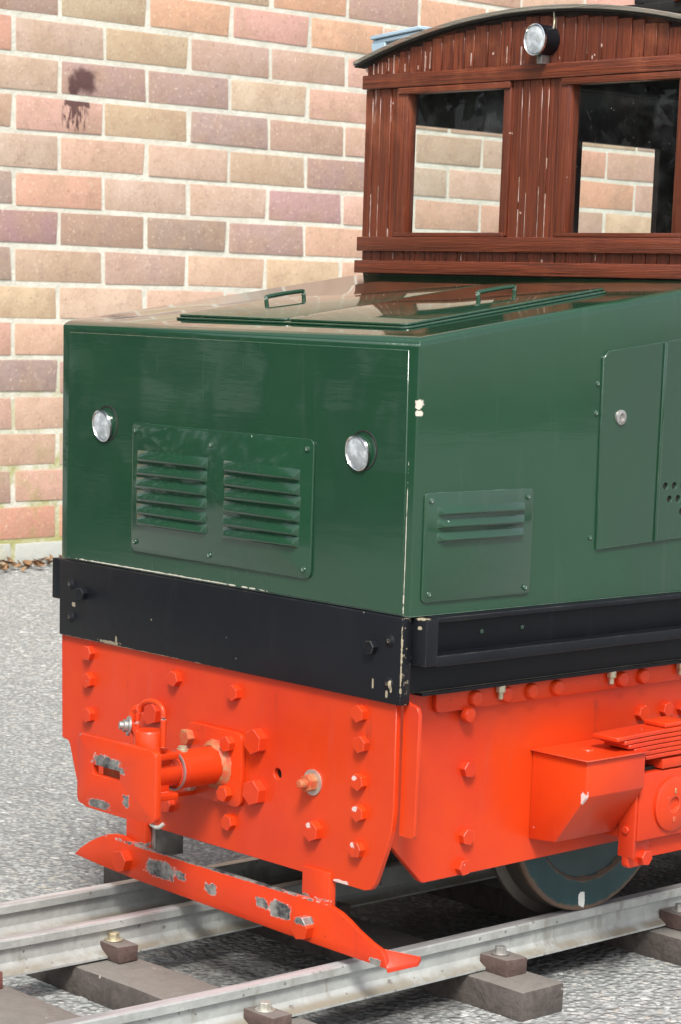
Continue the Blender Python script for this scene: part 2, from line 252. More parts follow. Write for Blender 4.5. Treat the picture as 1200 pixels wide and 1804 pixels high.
def sleeper_mat(name, c0, c1, dust):
    t = T(name); n = t.noise(45.0, 6.0, 0.7, dist=1.2); sp = t.n('ShaderNodeSeparateXYZ', {0: t.geo.outputs['Normal']})
    c = t.mix(t.ss(n, 0.3, 0.7), c0, c1); c = t.mix(t.mt('MULTIPLY', t.ss(sp.outputs[2], 0.5, 0.9), dust), c, t.mix(n, (0.17, 0.155, 0.135), (0.26, 0.25, 0.225)))
    c = t.mix(t.mt('MULTIPLY', t.specks(90.0, 0.12, 0.1), 0.7), c, (0.42, 0.38, 0.33))
    c = t.mix(t.mt('MULTIPLY', t.edge(0.003, 0.25, 0.5, 0.4, 120.0), 0.4), c, (0.32, 0.28, 0.25))
    return t.pbr(c, 0.8, t.bump(t.mt('ADD', n, t.noise(160.0, 4.0, 0.7)), 0.5, 0.0025), spec=0.3)
M['sleeper'] = sleeper_mat('sleeper_plastic', (0.070, 0.060, 0.054), (0.120, 0.102, 0.092), 0.8)
M['block'] = sleeper_mat('brown_block', (0.085, 0.055, 0.048), (0.125, 0.085, 0.075), 0.6)
M['block_red'] = sleeper_mat('red_brown_block', (0.15, 0.055, 0.045), (0.20, 0.085, 0.07), 0.6)
t = T('dry_leaf'); rp = t.geo.outputs['Random Per Island']
M['leaf'] = t.pbr(t.mix(rp, (0.13, 0.06, 0.025), (0.36, 0.22, 0.11)), 0.8)

t = T('wheel_paint'); sp = t.n('ShaderNodeSeparateXYZ', {0: t.pos}); tc = t.n('ShaderNodeTexCoord')
d = t.vm('LENGTH', t.vm('MULTIPLY', tc.outputs['Object'], (0, 1, 1)), (0, 0, 0))
nz = t.mt('MULTIPLY', t.mt('SUBTRACT', t.noise(120.0, 4.0), 0.5), 0.006); d = t.mt('ADD', d, nz)
c = t.mix(t.ss(t.noise(30.0, 4.0), 0.35, 0.7), (0.007, 0.036, 0.042), (0.012, 0.048, 0.052))
ring = t.mx(t.mt('MULTIPLY', t.ss(d, 0.0695, 0.0715), t.ss(d, 0.0750, 0.0725)), t.ss(d, 0.0945, 0.0975))
c = t.mix(t.mt('MULTIPLY', ring, 0.85), c, (0.13, 0.075, 0.045))
c = t.mix(t.patch((0.168, 0.274, 0.0668), (0.004, 0.0042, 0.0066), 0.6, 200.0), c, (0.66, 0.68, 0.64))
ox = t.n('ShaderNodeSeparateXYZ', {0: tc.outputs['Object']})
c = t.mix(t.ss(ox.outputs[0], -0.0035, -0.0055), c, (0.10, 0.088, 0.078))
M['wheel'] = t.pbr(c, 0.45, t.bump(t.noise(120.0, 3.0), 0.15, 0.001), metal=t.mt('MULTIPLY', t.ss(ox.outputs[0], -0.0035, -0.0055), 0.6))

# ------------------------------------------------------------------ mesh helpers
def link(name, me, mat, parent=None):
    o = bpy.data.objects.new(name, me); COL.objects.link(o)
    if mat is not None and not me.materials: me.materials.append(mat)
    if parent is not None: o.parent = parent; o.matrix_parent_inverse = parent.matrix_world.inverted()
    return o
def to_mesh(name, bm, bevel=0.0, seg=2, ang=35, smooth=40):
    bmesh.ops.remove_doubles(bm, verts=bm.verts, dist=1e-6)
    bmesh.ops.recalc_face_normals(bm, faces=bm.faces)
    if bevel > 0:
        es = [e for e in bm.edges if len(e.link_faces) == 2 and e.calc_face_angle(0) > R(ang)]
        bmesh.ops.bevel(bm, geom=es, offset=bevel, segments=seg, profile=0.5, affect='EDGES', clamp_overlap=True)
    me = bpy.data.meshes.new(name); bm.to_mesh(me); bm.free()
    for p in me.polygons: p.use_smooth = True
    me.set_sharp_from_angle(angle=R(smooth))
    return me
def part(name, bm, mat, parent, bevel=0.0, seg=2, **k): return link(name, to_mesh(name, bm, bevel, seg, **k), M[mat] if isinstance(mat, str) else mat, parent)
def box(bm, x0, x1, y0, y1, z0, z1, mtx=None):
    m = Matrix.Translation(((x0 + x1) / 2, (y0 + y1) / 2, (z0 + z1) / 2)) @ Matrix.Diagonal((x1 - x0, y1 - y0, z1 - z0, 1))
    return bmesh.ops.create_cube(bm, size=1.0, matrix=(mtx @ m) if mtx else m)
def nb(*b):
    bm = bmesh.new()
    for x in b: box(bm, *x)
    return bm
def rrect(x0, x1, z0, z1, r, seg=4):
    o = []
    for cx, cz, a0 in ((x1 - r, z1 - r, 0), (x0 + r, z1 - r, 90), (x0 + r, z0 + r, 180), (x1 - r, z0 + r, 270)):
        for i in range(seg + 1):
            a = R(a0 + 90 * i / seg); o.append((cx + r * math.cos(a), cz + r * math.sin(a)))
    return o
def circ(cx, cz, r, n=16): return [(cx + r * math.cos(2 * math.pi * i / n), cz + r * math.sin(2 * math.pi * i / n)) for i in range(n)]
def prism(bm, loop, a0, a1, axis='y', holes=(), mtx=None):
    """a plate: loop is its outline in the plane across AXIS, from a0 to a1 along it"""
    def P(u, v, a):
        p = {'y': (u, a, v), 'x': (a, u, v), 'z': (u, v, a)}[axis]
        p = Vector(p); return mtx @ p if mtx else p
    loops = [loop, *holes]; eds = []; vsets = []
    for lp in loops:
        vv = [bm.verts.new(P(u, v, a0)) for u, v in lp]; vsets.append(vv)
        eds += [bm.edges.new((vv[i], vv[(i + 1) % len(vv)])) for i in range(len(vv))]
    if len(loops) == 1: faces = [bm.faces.new(vsets[0])]
    else: faces = [g for g in bmesh.ops.triangle_fill(bm, use_beauty=True, use_dissolve=False, edges=eds)['geom'] if isinstance(g, bmesh.types.BMFace)]
    vmap = {}
    for lp, vv in zip(loops, vsets):
        for (u, v), q in zip(lp, vv): vmap[q] = bm.verts.new(P(u, v, a1))
    for f in faces: bm.faces.new([vmap[q] for q in reversed(f.verts)])
    for vv in vsets:
        for i in range(len(vv)):
            a, b = vv[i], vv[(i + 1) % len(vv)]; bm.faces.new((b, a, vmap[a], vmap[b]))
def align(p0, p1):
    d = (Vector(p1) - Vector(p0)); return Matrix.Translation(Vector(p0)) @ d.to_track_quat('Z', 'Y').to_matrix().to_4x4(), d.length
def cyl(bm, p0, p1, r, n=20, r1=None):
    m, L = align(p0, p1)
    bmesh.ops.create_cone(bm, cap_ends=True, segments=n, radius1=r, radius2=r if r1 is None else r1, depth=L, matrix=m @ Matrix.Translation((0, 0, L / 2)))
def lathe(bm, p0, direction, prof, n=24):
    m, _ = align(p0, Vector(p0) + Vector(direction)); rings = []
    for r, h in prof:
        if r < 1e-6: rings.append([bm.verts.new(m @ Vector((0, 0, h)))])
        else: rings.append([bm.verts.new(m @ Vector((r * math.cos(2 * math.pi * i / n), r * math.sin(2 * math.pi * i / n), h))) for i in range(n)])
    for a, b in zip(rings, rings[1:]):
        for i in range(n):
            j = (i + 1) % n; q = [a[i % len(a)], a[j % len(a)], b[j % len(b)], b[i % len(b)]]
            q = [v for k, v in enumerate(q) if v not in q[:k]]
            if len(q) > 2: bm.faces.new(q)
def tube(bm, pts, r, n=8):
    pts = [Vector(p) for p in pts]; rings = []
    for i, p in enumerate(pts):
        d = (pts[min(i + 1, len(pts) - 1)] - pts[max(i - 1, 0)]).normalized(); q = d.to_track_quat('Z', 'Y').to_matrix()
        rings.append([bm.verts.new(p + q @ Vector((r * math.cos(2 * math.pi * k / n), r * math.sin(2 * math.pi * k / n), 0))) for k in range(n)])
    for a, b in zip(rings, rings[1:]):
        for k in range(n): bm.faces.new((a[k], a[(k + 1) % n], b[(k + 1) % n], b[k]))
    bm.faces.new(rings[0][::-1]); bm.faces.new(rings[-1])
def smooth_path(pts, k=6):
    pts = [Vector(p) for p in pts]; out = []
    P = [pts[0], *pts, pts[-1]]
    for i in range(1, len(P) - 2):
        for s in range(k):
            u = s / k; a, b, c, d = P[i - 1], P[i], P[i + 1], P[i + 2]
            out.append(0.5 * (2 * b + (c - a) * u + (2 * a - 5 * b + 4 * c - d) * u * u + (3 * b - a - 3 * c + d) * u ** 3))
    return out + [pts[-1]]
MESH = {}
def hexmesh(key, af, h, mat, washer=0.0, stud=0.0):
    if key in MESH: return MESH[key]
    bm = bmesh.new(); r = af / math.sqrt(3); z0 = 0.0
    if washer: lathe(bm, (0, 0, 0), (0, 0, 1), [(0, 0), (washer, 0), (washer, 0.0014), (0, 0.0014)], 20); z0 = 0.0012
    lp = [(r * math.cos(R(60 * i)), r * math.sin(R(60 * i))) for i in range(6)]
    prism(bm, lp, z0 - 0.001, z0 + h, 'z')
    if stud: lathe(bm, (0, 0, 0), (0, 0, 1), [(0, z0 + h - 0.001), (af * 0.30, z0 + h - 0.001), (af * 0.30, z0 + h + stud), (af * 0.22, z0 + h + stud + 0.001), (0, z0 + h + stud + 0.001)], 14)
    me = to_mesh(key, bm, 0.00045, 1, smooth=20); me.materials.append(M[mat]); MESH[key] = me; return me
ROT = {'-y': Matrix.Rotation(R(90), 4, 'X'), '+x': Matrix.Rotation(R(90), 4, 'Y'), '-x': Matrix.Rotation(R(-90), 4, 'Y'), 'z': Matrix.Identity(4), '-z': Matrix.Rotation(R(180), 4, 'X')}
def put(name, me, loc, face, parent, turn=0.0):
    o = bpy.data.objects.new(name, me); COL.objects.link(o)
    o.parent = parent; o.matrix_parent_inverse = parent.matrix_world.inverted()
    o.matrix_world = Matrix.Translation(loc) @ ROT[face] @ Matrix.Rotation(turn, 4, 'Z'); return o
def thing(name, label, cat, loc, group=None):
    o = bpy.data.objects.new(name, None); COL.objects.link(o); o.location = loc; o.empty_display_size = 0.05
    o.matrix_world = Matrix.Translation(loc); o['label'] = label; o['category'] = cat
    if group: o['group'] = group
    return o

# ------------------------------------------------------------------ ground
bm = bmesh.new(); bmesh.ops.create_grid(bm, x_segments=2, y_segments=2, size=150.0)
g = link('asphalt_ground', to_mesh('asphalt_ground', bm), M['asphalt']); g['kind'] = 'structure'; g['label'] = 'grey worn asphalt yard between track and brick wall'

def stones(name, n, x0, x1, y0, y1, rmin, rmax):
    base = np.array([(1, 0, 0), (0.5, 0.85, 0), (-0.5, 0.85, 0), (-1, 0, 0), (-0.5, -0.85, 0), (0.5, -0.85, 0), (0.42, 0.25, 0.62), (-0.45, 0.28, 0.55), (0.0, -0.5, 0.60)], float)
    faces = [(0, 1, 6), (1, 2, 7, 6), (2, 3, 7), (3, 4, 8, 7), (4, 5, 8), (5, 0, 6, 8), (6, 7, 8)]
    r = rmin + (rmax - rmin) * rng.random(n) ** 2.2
    p = np.stack([x0 + (x1 - x0) * rng.random(n), y0 + (y1 - y0) * rng.random(n), np.full(n, -0.0003)], 1)
    v = np.repeat(base[None], n, 0) * (0.75 + 0.5 * rng.random((n, 9, 3)))
    v[:, :, 1] *= (0.6 + 0.4 * rng.random(n))[:, None]; v[:, :6, 2] = -0.3; v[:, :, 2] *= (0.10 + 0.24 * rng.random(n))[:, None]
    a = rng.random(n) * 2 * math.pi; ca, sa = np.cos(a)[:, None], np.sin(a)[:, None]
    x = v[:, :, 0] * ca - v[:, :, 1] * sa; y = v[:, :, 0] * sa + v[:, :, 1] * ca
    v = np.stack([x, y, v[:, :, 2]], 2) * r[:, None, None] + p[:, None, :]
    loops = np.concatenate([np.array(f) for f in faces]); ln = np.array([len(f) for f in faces])
    me = bpy.data.meshes.new(name); me.vertices.add(n * 9); me.vertices.foreach_set('co', v.ravel())
    L = (loops[None] + 9 * np.arange(n)[:, None]).ravel(); me.loops.add(len(L)); me.loops.foreach_set('vertex_index', L.astype(np.int32))
    lt = np.tile(ln, n); me.polygons.add(len(lt)); me.polygons.foreach_set('loop_start', np.concatenate([[0], np.cumsum(lt)[:-1]]).astype(np.int32))
    me.update(calc_edges=True); me.validate()
    return link(name, me, M['stones'])
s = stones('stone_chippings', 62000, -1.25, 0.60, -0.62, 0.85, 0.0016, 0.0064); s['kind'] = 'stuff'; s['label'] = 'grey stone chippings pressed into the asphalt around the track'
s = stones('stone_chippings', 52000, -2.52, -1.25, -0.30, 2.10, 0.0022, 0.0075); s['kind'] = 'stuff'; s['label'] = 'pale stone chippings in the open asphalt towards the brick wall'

# ------------------------------------------------------------------ brick wall
WX, WY0, WZ0 = -2.5516, 1.56368, 1.10494
wall = thing('brick_wall', 'pale red and purple brick wall with wide cream mortar behind the locomotive', 'wall', (WX - 0.1, 2.5, 0))
PAL0 = dict(P=(0.43, 0.235, 0.165), O=(0.47, 0.225, 0.125), T=(0.43, 0.31, 0.215), B=(0.34, 0.225, 0.155), U=(0.255, 0.155, 0.137), D=(0.195, 0.110, 0.105), V=(0.355, 0.225, 0.170), Q=(0.43, 0.275, 0.195), R=(0.40, 0.165, 0.105), W=(0.50, 0.47, 0.42))
PAL = {k_: tuple(0.80 * (c_ * 1.2 + 0.045) + 0.20 * q_ for c_, q_ in zip(v_, (0.60, 0.48, 0.37))) for k_, v_ in PAL0.items()}
KNOWN = {-1: 'UBOPOPV', 0: 'OVBBVPO', 1: 'TUUTPQ', 2: 'PPBUUP', 3: 'TQQBDT', 4: 'UPTQUQ', 5: 'DDDUPT', 6: 'UBBQTP', 7: 'TTQTBT', 8: 'PPQB', 9: 'DUBP', 10: 'PPQO', 11: 'BBTP', 12: 'UPBP', 13: 'RRRO', 14: 'WWWW', -2: 'POPBOUO', -3: 'OPBVOPP'}
def brick_mesh(i, L=0.2145, H=0.0646, D=0.03):
    bm = bmesh.new(); box(bm, 0, D, -L / 2, L / 2, -H / 2, H / 2)
    for v_ in bm.verts: v_.co += Vector((random.uniform(-0.0006, 0.0006), random.uniform(-0.0024, 0.0024), random.uniform(-0.0018, 0.0018)))
    es = [e_ for e_ in bm.edges if all(v_.co.x > D / 2 for v_ in e_.verts)] + [e_ for e_ in bm.edges if abs(e_.verts[0].co.x - e_.verts[1].co.x) > D / 2]
    bmesh.ops.bevel(bm, geom=es, offset=0.0034, segments=2, profile=0.6, affect='EDGES')
    me = to_mesh('brick', bm); me.materials.append(M['brick']); return me
BR = [brick_mesh(i) for i in range(5)]
bm = nb((WX - 0.22, WX - 0.0022, -0.58, 7.5, -0.06, 4.1)); part('mortar_joints', bm, 'mortar', wall)
single, mass = [], []
for row in range(-40, 15):
    zc = WZ0 - 0.075 * (row + 0.5)
    if zc > 4.05: continue
    half = 0.1125 if row % 2 else 0.0
    for k in range(-19, 26):
        yc = WY0 + half + 0.225 * k + 0.1125
        if yc < -0.5: continue
        near = 1.35 < yc < 3.75 and zc < 1.42
        (single if near else mass).append((row, k, yc, zc))
for row, k, yc, zc in single:
    s_ = KNOWN.get(row, '')
    ch = s_[k + 1] if 0 <= k + 1 < len(s_) else random.choice('PPQTBOVT')
    col = [c_ * random.uniform(0.93, 1.07) for c_ in PAL[ch]]
    o = bpy.data.objects.new('brick', random.choice(BR)); COL.objects.link(o); o.parent = wall; o.matrix_parent_inverse = wall.matrix_world.inverted()
    o.location = (WX - 0.030 + random.uniform(-0.0008, 0.0008), yc + random.uniform(-0.0015, 0.0015), zc + random.uniform(-0.001, 0.001)); o.rotation_euler = (random.uniform(-0.006, 0.006), 0, random.uniform(-0.004, 0.004)); o.color = (*col, 1)
groups = {}
for b_ in mass: groups.setdefault(random.choice('PQTBOV'), []).append(b_)
for ch, lst in groups.items():
    src = BR[0]; n0 = len(src.vertices); co = np.empty(n0 * 3); src.vertices.foreach_get('co', co); co = co.reshape(-1, 3)
    V = np.concatenate([co + np.array((WX - 0.030, yc, zc)) for _, _, yc, zc in lst]); fs = [tuple(p.vertices) for p in src.polygons]
    me = bpy.data.meshes.new('upper_bricks'); me.from_pydata(V.tolist(), [], [tuple(i + n0 * q for i in f) for q in range(len(lst)) for f in fs]); me.update()
    o = link('outer_bricks', me, M['brick'], wall); o.color = (*PAL[ch], 1); o['kind'] = 'stuff'

# unseen hedge added past the wall's end to darken reflections in bonnet and panes
t = T('added_hedge_leaf'); M['added_hedge'] = t.pbr(t.mix(t.geo.outputs['Random Per Island'], (0.018, 0.042, 0.014), (0.045, 0.085, 0.028)), 0.6)
n_ = 15000; hx = rng.normal(-2.75, 0.20, n_).clip(-3.2, -2.35); hy = rng.uniform(-6.5, -0.75, n_); hz = 2.5 * rng.random(n_) ** 0.8 + 0.03 * np.sin(hy * 9)
a_ = rng.normal(size=(n_, 3)); a_ /= np.linalg.norm(a_, axis=1)[:, None]; b_ = np.cross(a_, rng.normal(size=(n_, 3))); b_ /= np.linalg.norm(b_, axis=1)[:, None]
sz = rng.uniform(0.035, 0.075, n_)[:, None]; c_ = np.stack([hx, hy, hz + 0.03], 1)
V = np.stack([c_ - a_ * sz, c_ + b_ * sz * 0.55, c_ + a_ * sz, c_ - b_ * sz * 0.55], 1).reshape(-1, 3); V[:, 2] = np.maximum(V[:, 2], 0.004)
me = bpy.data.meshes.new('added_hedge'); me.from_pydata(V.tolist(), [], np.arange(n_ * 4).reshape(-1, 4).tolist())
hd = link('added_hedge', me, M['added_hedge']); hd['label'] = 'dark green leaves added out of view to darken reflections in bonnet and panes'; hd['category'] = 'added_hedge'

bm = bmesh.new()
for i in range(150):
    a = random.random()
    x = WX + 0.004 + abs(random.gauss(0, 0.05)); y = 1.42 + 0.62 * random.random(); L = random.uniform(0.006, 0.017)
    m = Matrix.Translation((x, y, 0.004 + random.random() * 0.016)) @ Matrix.Rotation(random.uniform(0, 6.3), 4, 'Z') @ Matrix.Rotation(random.uniform(-0.8, 0.8), 4, 'X') @ Matrix.Rotation(random.uniform(-0.6, 0.6), 4, 'Y')
    c = [bm.verts.new(m @ Vector(p)) for p in ((-L, 0, 0.003), (-L * 0.3, L * 0.45, 0), (L * 0.5, L * 0.3, 0.002), (L, 0, 0.004), (L * 0.5, -L * 0.3, 0.003), (-L * 0.3, -L * 0.45, 0.001), (0, 0, -0.002))]
    for q in range(6): bm.faces.new((c[q], c[(q + 1) % 6], c[6]))
lv = link('dead_leaves', to_mesh('dead_leaves', bm), M['leaf']); lv['kind'] = 'stuff'; lv['label'] = 'dry brown dead leaves gathered along the foot of the brick wall'

# ------------------------------------------------------------------ track
def bend(y): return -0.15 * max(0.0, -0.05 - y) ** 2
def rail(xe, label):
    xc = xe - 0.0062
    prof = [(-0.0125, 0), (0.0125, 0), (0.0125, 0.0018), (0.0048, 0.0062), (0.0024, 0.0095), (0.0021, 0.0218), (0.0060, 0.0222), (0.0062, 0.0285), (0.0050, 0.0297), (-0.0050, 0.0297), (-0.0062, 0.0285), (-0.0060, 0.0222), (-0.0021, 0.0218), (-0.0024, 0.0095), (-0.0048, 0.0062), (-0.0125, 0.0018)]
    bm = bmesh.new(); ys = [-1.6 + 0.08 * i for i in range(20)] + [0.0, 0.5, 1.5, 4.0, 8.0]; rings = []
    for y in ys: rings.append([bm.verts.new((xc + bend(max(y, -1.2)) + u, y, 0.0266 + v)) for u, v in prof])
    n = len(prof)
    for a, b in zip(rings, rings[1:]):
        for k in range(n): bm.faces.new((a[k], a[(k + 1) % n], b[(k + 1) % n], b[k]))
    bm.faces.new(rings[0]); bm.faces.new(rings[-1][::-1])
    o = link('rail', to_mesh('rail', bm, smooth=25), M['rail']); o['label'] = label; o['category'] = 'rail'; o['group'] = 'rails of the miniature railway'
    return o
rail(0.1673, 'pale grey metal rail nearest the viewer, carrying the green wheel')
rail(-0.0470, 'middle grey metal rail of the three, with a flaking light rail head')
rail(-0.1385, 'farthest of the three grey metal rails, next to the open asphalt')

SL = [(-0.252, -0.187, -0.36, 0.24, 'brown sleeper in the lower left corner, bearing a red-brown block'), (-0.112, -0.054, -0.36, 0.236, 'brown sleeper just in front of the red guard bar'), (0.1305, 0.1815, -0.33, 0.2345, 'brown sleeper whose square end sticks out below the red sand box'),
      (0.365, 0.418, -0.33, 0.36, 'brown sleeper running out to the right beneath the green wheel'), (0.60, 0.655, -0.33, 0.24, 'sleeper hidden in the dark well behind the green wheel')]
for y0, y1, x0, x1, lab in SL[:4]:
    bm = nb((x0, x1, y0, y1, -0.004, 0.0250)); bmesh.ops.subdivide_edges(bm, edges=[e_ for e_ in bm.edges if abs(e_.verts[0].co.x - e_.verts[1].co.x) > 0.1], cuts=14)
    for v_ in bm.verts: v_.co.y += random.uniform(-0.0008, 0.0008); v_.co.z += random.uniform(-0.0006, 0.0003)
    o = link('sleeper', to_mesh('sleeper', bm, 0.0028, 2), M['sleeper']); o['label'] = lab; o['category'] = 'sleeper'; o['group'] = 'sleepers under the miniature track'
def clip(x0, x1, y0, y1, mat, bolt, label, z0=0.0252, h=0.0145):
    t_ = thing('rail_clip', label, 'rail clip', ((x0 + x1) / 2, (y0 + y1) / 2, z0), 'blocks that clamp the rail feet to the sleepers')
    bm = nb((x0, x1, y0, y1, z0, z0 + h)); 
    for v_ in bm.verts: v_.co += Vector((random.uniform(-0.001, 0.001), random.uniform(-0.0007, 0.0007), random.uniform(-0.0007, 0.0007)))
    part('block', bm, mat, t_, 0.0012)
    put('bolt', hexmesh('clip_bolt_' + bolt, 0.0085, 0.0055, bolt, washer=0.0078), ((x0 + x1) / 2 - 0.003, (y0 + y1) / 2, z0 + h), 'z', t_, random.random())
clip(-0.0600, -0.0250, -0.0815, -0.0610, 'block', 'brass', 'brown block with bright yellow bolt against the middle rail, before the guard bar')
clip(0.1655, 0.1985, -0.1080, -0.0865, 'block', 'zinc', 'brown block with grey bolt on the near rail, left of the guard bar foot')
clip(0.1655, 0.1985, 0.1500, 0.1740, 'block', 'steel', 'dirty brown block with a worn bolt on the sleeper end below the sand box')
clip(0.1655, 0.1990, 0.3840, 0.4080, 'block', 'steel', 'dusty brown block beside the near rail, behind the green wheel')
clip(-0.0600, -0.0250, -0.2320, -0.1960, 'block_red', 'steel', 'red-brown block at the left edge of the picture, against the middle rail')
clip(-0.0400, -0.0120, 0.1450, 0.1680, 'block', 'brass', 'block with small yellow bolt in the shade under the locomotive')

# ------------------------------------------------------------------ locomotive
W = 0.2219
loco = thing('locomotive', 'miniature locomotive with green bonnet, brown wooden cab and orange red buffer plate', 'locomotive', (0, 0.42, 0.0563))
SL_, Z0 = 0.143, 0.5455
def top(y): return Z0 + SL_ * y
# bonnet
bm = bmesh.new(); prism(bm, [(0, 0.3392), (0, Z0), (0.345, top(0.345)), (0.90, top(0.345)), (0.90, 0.3392)], -W, W, 'x')
bmesh.ops.recalc_face_normals(bm, faces=bm.faces)
te = [e_ for e_ in bm.edges if all(v_.co.z > 0.5 for v_ in e_.verts) and not (abs(e_.verts[0].co.y - 0.345) < 1e-4 and abs(e_.verts[1].co.y - 0.345) < 1e-4)]
bmesh.ops.bevel(bm, geom=te, offset=0.0065, segments=4, profile=0.5, affect='EDGES')
ve = [e_ for e_ in bm.edges if abs(e_.verts[0].co.z - e_.verts[1].co.z) > 0.15]
bmesh.ops.bevel(bm, geom=ve, offset=0.0016, segments=2, profile=0.5, affect='EDGES')
hood = part('bonnet', bm, 'green', loco, smooth=50)
bm = bmesh.new(); prism(bm, [(-0.2135, 0.3400), (0.2142, 0.3400), (0.2112, 0.5365), (-0.2105, 0.5365)], -0.0009, 0.002, 'y'); part('front_panel', bm, 'green', hood, 0.0004, 1)
# hatch on the sloping top
SM = Matrix.Translation((0, 0, Z0)) @ Matrix.Rotation(math.atan(SL_), 4, 'X')
bm = bmesh.new(); prism(bm, rrect(-0.1125, 0.1725, 0.034, 0.270, 0.009), 0.0, 0.0021, 'z', mtx=SM); hatch = part('hatch', bm, 'green', loco, 0.001)
bm = bmesh.new(); prism(bm, rrect(-0.1095, 0.0305, 0.0365, 0.268, 0.007), 0.0021, 0.0045, 'z', mtx=SM); part('hatch_leaf', bm, 'green', hatch, 0.0012)
bm = bmesh.new(); prism(bm, rrect(0.0313, 0.1700, 0.0365, 0.268, 0.007), 0.0021, 0.0045, 'z', mtx=SM); part('hatch_leaf', bm, 'green', hatch, 0.0012)
for hx, hy in ((-0.066, 0.101), (0.124, 0.163)):
    bm = bmesh.new(); L = 0.042
    tube(bm, [SM @ p for p in smooth_path([Vector((hx, hy, 0.004)), Vector((hx, hy, 0.0092)), Vector((hx, hy + 0.003, 0.0118)), Vector((hx, hy + L - 0.003, 0.0118)), Vector((hx, hy + L, 0.0092)), Vector((hx, hy + L, 0.004))], 5)], 0.0019, 10)
    part('handle', bm, 'green', hatch)
# grille panels with louvres
def louvre_mesh(key, L, H, D):
    if key in MESH: return MESH[key]
    bm = bmesh.new(); e_ = 0.0045; q = [(0, 0, 0), (L, 0, 0), (L - e_, -D, -H * 0.66), (e_, -D, -H * 0.66), (L - e_, -D * 0.96, -H * 0.88), (e_, -D * 0.96, -H * 0.88), (L, 0, -H), (0, 0, -H)]
    v_ = [bm.verts.new(p) for p in q]
    for f in ((0, 1, 2, 3), (3, 2, 4, 5), (5, 4, 6, 7), (0, 3, 5, 7), (1, 6, 4, 2)): bm.faces.new([v_[i] for i in f])
    me = to_mesh(key, bm, 0.0005, 1, ang=20); me.materials.append(M['green']); MESH[key] = me; return me
def raw(name, me, mtx, parent):
    o = bpy.data.objects.new(name, me); COL.objects.link(o); o.parent = parent; o.matrix_parent_inverse = parent.matrix_world.inverted(); o.matrix_world = mtx; return o
def screw_mesh():
    if 'screw' not in MESH:
        bm = bmesh.new(); lathe(bm, (0, 0, 0), (0, 0, 1), [(0.0024, 0), (0.0021, 0.0009), (0.0010, 0.0014), (0.0009, 0.0009), (0, 0.0009)], 10); me = to_mesh('screw', bm); me.materials.append(M['green']); MESH['screw'] = me
    return MESH['screw']
bm = bmesh.new(); prism(bm, rrect(-0.1172, 0.1120, 0.3560, 0.4648, 0.006), -0.0030, -0.0010, 'y'); gp = part('grille_panel', bm, 'green', loco, 0.0007)
for x0, L, zs in ((-0.1100, 0.0932, (0.4416, 0.4302, 0.4191, 0.4081, 0.3970, 0.3878)), (0.0044, 0.0940, (0.4410, 0.4295, 0.4190, 0.4085, 0.3972, 0.3876))):
    for z in zs: raw('louvre', louvre_mesh('front_louvre', L, 0.0090, 0.0036), Matrix.Translation((x0 + random.uniform(-0.001, 0.001), -0.0030, z)) @ Matrix.Rotation(random.uniform(-0.006, 0.006), 4, 'Y'), gp)
for x, z in ((-0.112, 0.458), (-0.012, 0.4525), (0.105, 0.457), (0.104, 0.363), (-0.112, 0.364), (-0.012, 0.3625)): put('screw', screw_mesh(), (x, -0.003, z), '-y', gp)
bm = bmesh.new(); prism(bm, rrect(0.0095, 0.1282, 0.3495, 0.4322, 0.004), W + 0.0001, W + 0.0021, 'x'); lp = part('side_louvre_panel', bm, 'green', loco, 0.0007)
for z in (0.4216, 0.4120, 0.4018): raw('louvre', louvre_mesh('side_louvre', 0.0955, 0.0070, 0.0038), Matrix.Translation((W + 0.0021, 0.0230, z)) @ Matrix.Rotation(R(90), 4, 'Z'), lp)
for y, z in ((0.0155, 0.4260), (0.1215, 0.4255), (0.0165, 0.3555), (0.1225, 0.3545)): put('screw', screw_mesh(), (W + 0.0021, y, z), '+x', lp)
# access door with vent holes
holes = [circ(y, z, 0.0030, 12) for z, ys in ((0.4285, (0.2872, 0.2985, 0.3098, 0.3211)), (0.4176, (0.2930, 0.3043, 0.3156)), (0.4066, (0.3098, 0.3211, 0.3324))) for y in ys]
bm = bmesh.new(); prism(bm, [(0.2052, 0.3800), (0.36, 0.3870), (0.36, 0.5555), (0.2075, 0.5378), (0.2020, 0.5320)], W + 0.0001, W + 0.0024, 'x', holes=[circ(0.2257, 0.4854, 0.0024, 12), *holes]); door = part('access_door', bm, 'green', loco, 0.0004, 1)
part('door_rib', nb((W + 0.0024, W + 0.0042, 0.2752, 0.2785, 0.3835, 0.5445)), 'green', door, 0.0012)
bm = bmesh.new(); lathe(bm, (W + 0.0024, 0.2257, 0.4854), (1, 0, 0), [(0.0062, 0), (0.0060, 0.0016), (0.0034, 0.0022), (0.0028, 0.0003), (0.0012, 0.0003), (0.0011, 0.0012), (0, 0.0012)], 16); part('lock', bm, 'steel', door)
bm = nb((W - 0.0015, W + 0.0004, 0.218, 0.345, 0.39, 0.50)); part('door_backing', bm, 'dark', door)
for z in (0.512, 0.489, 0.39): put('screw', screw_mesh(), (W, 0.1985, z), '+x', door)
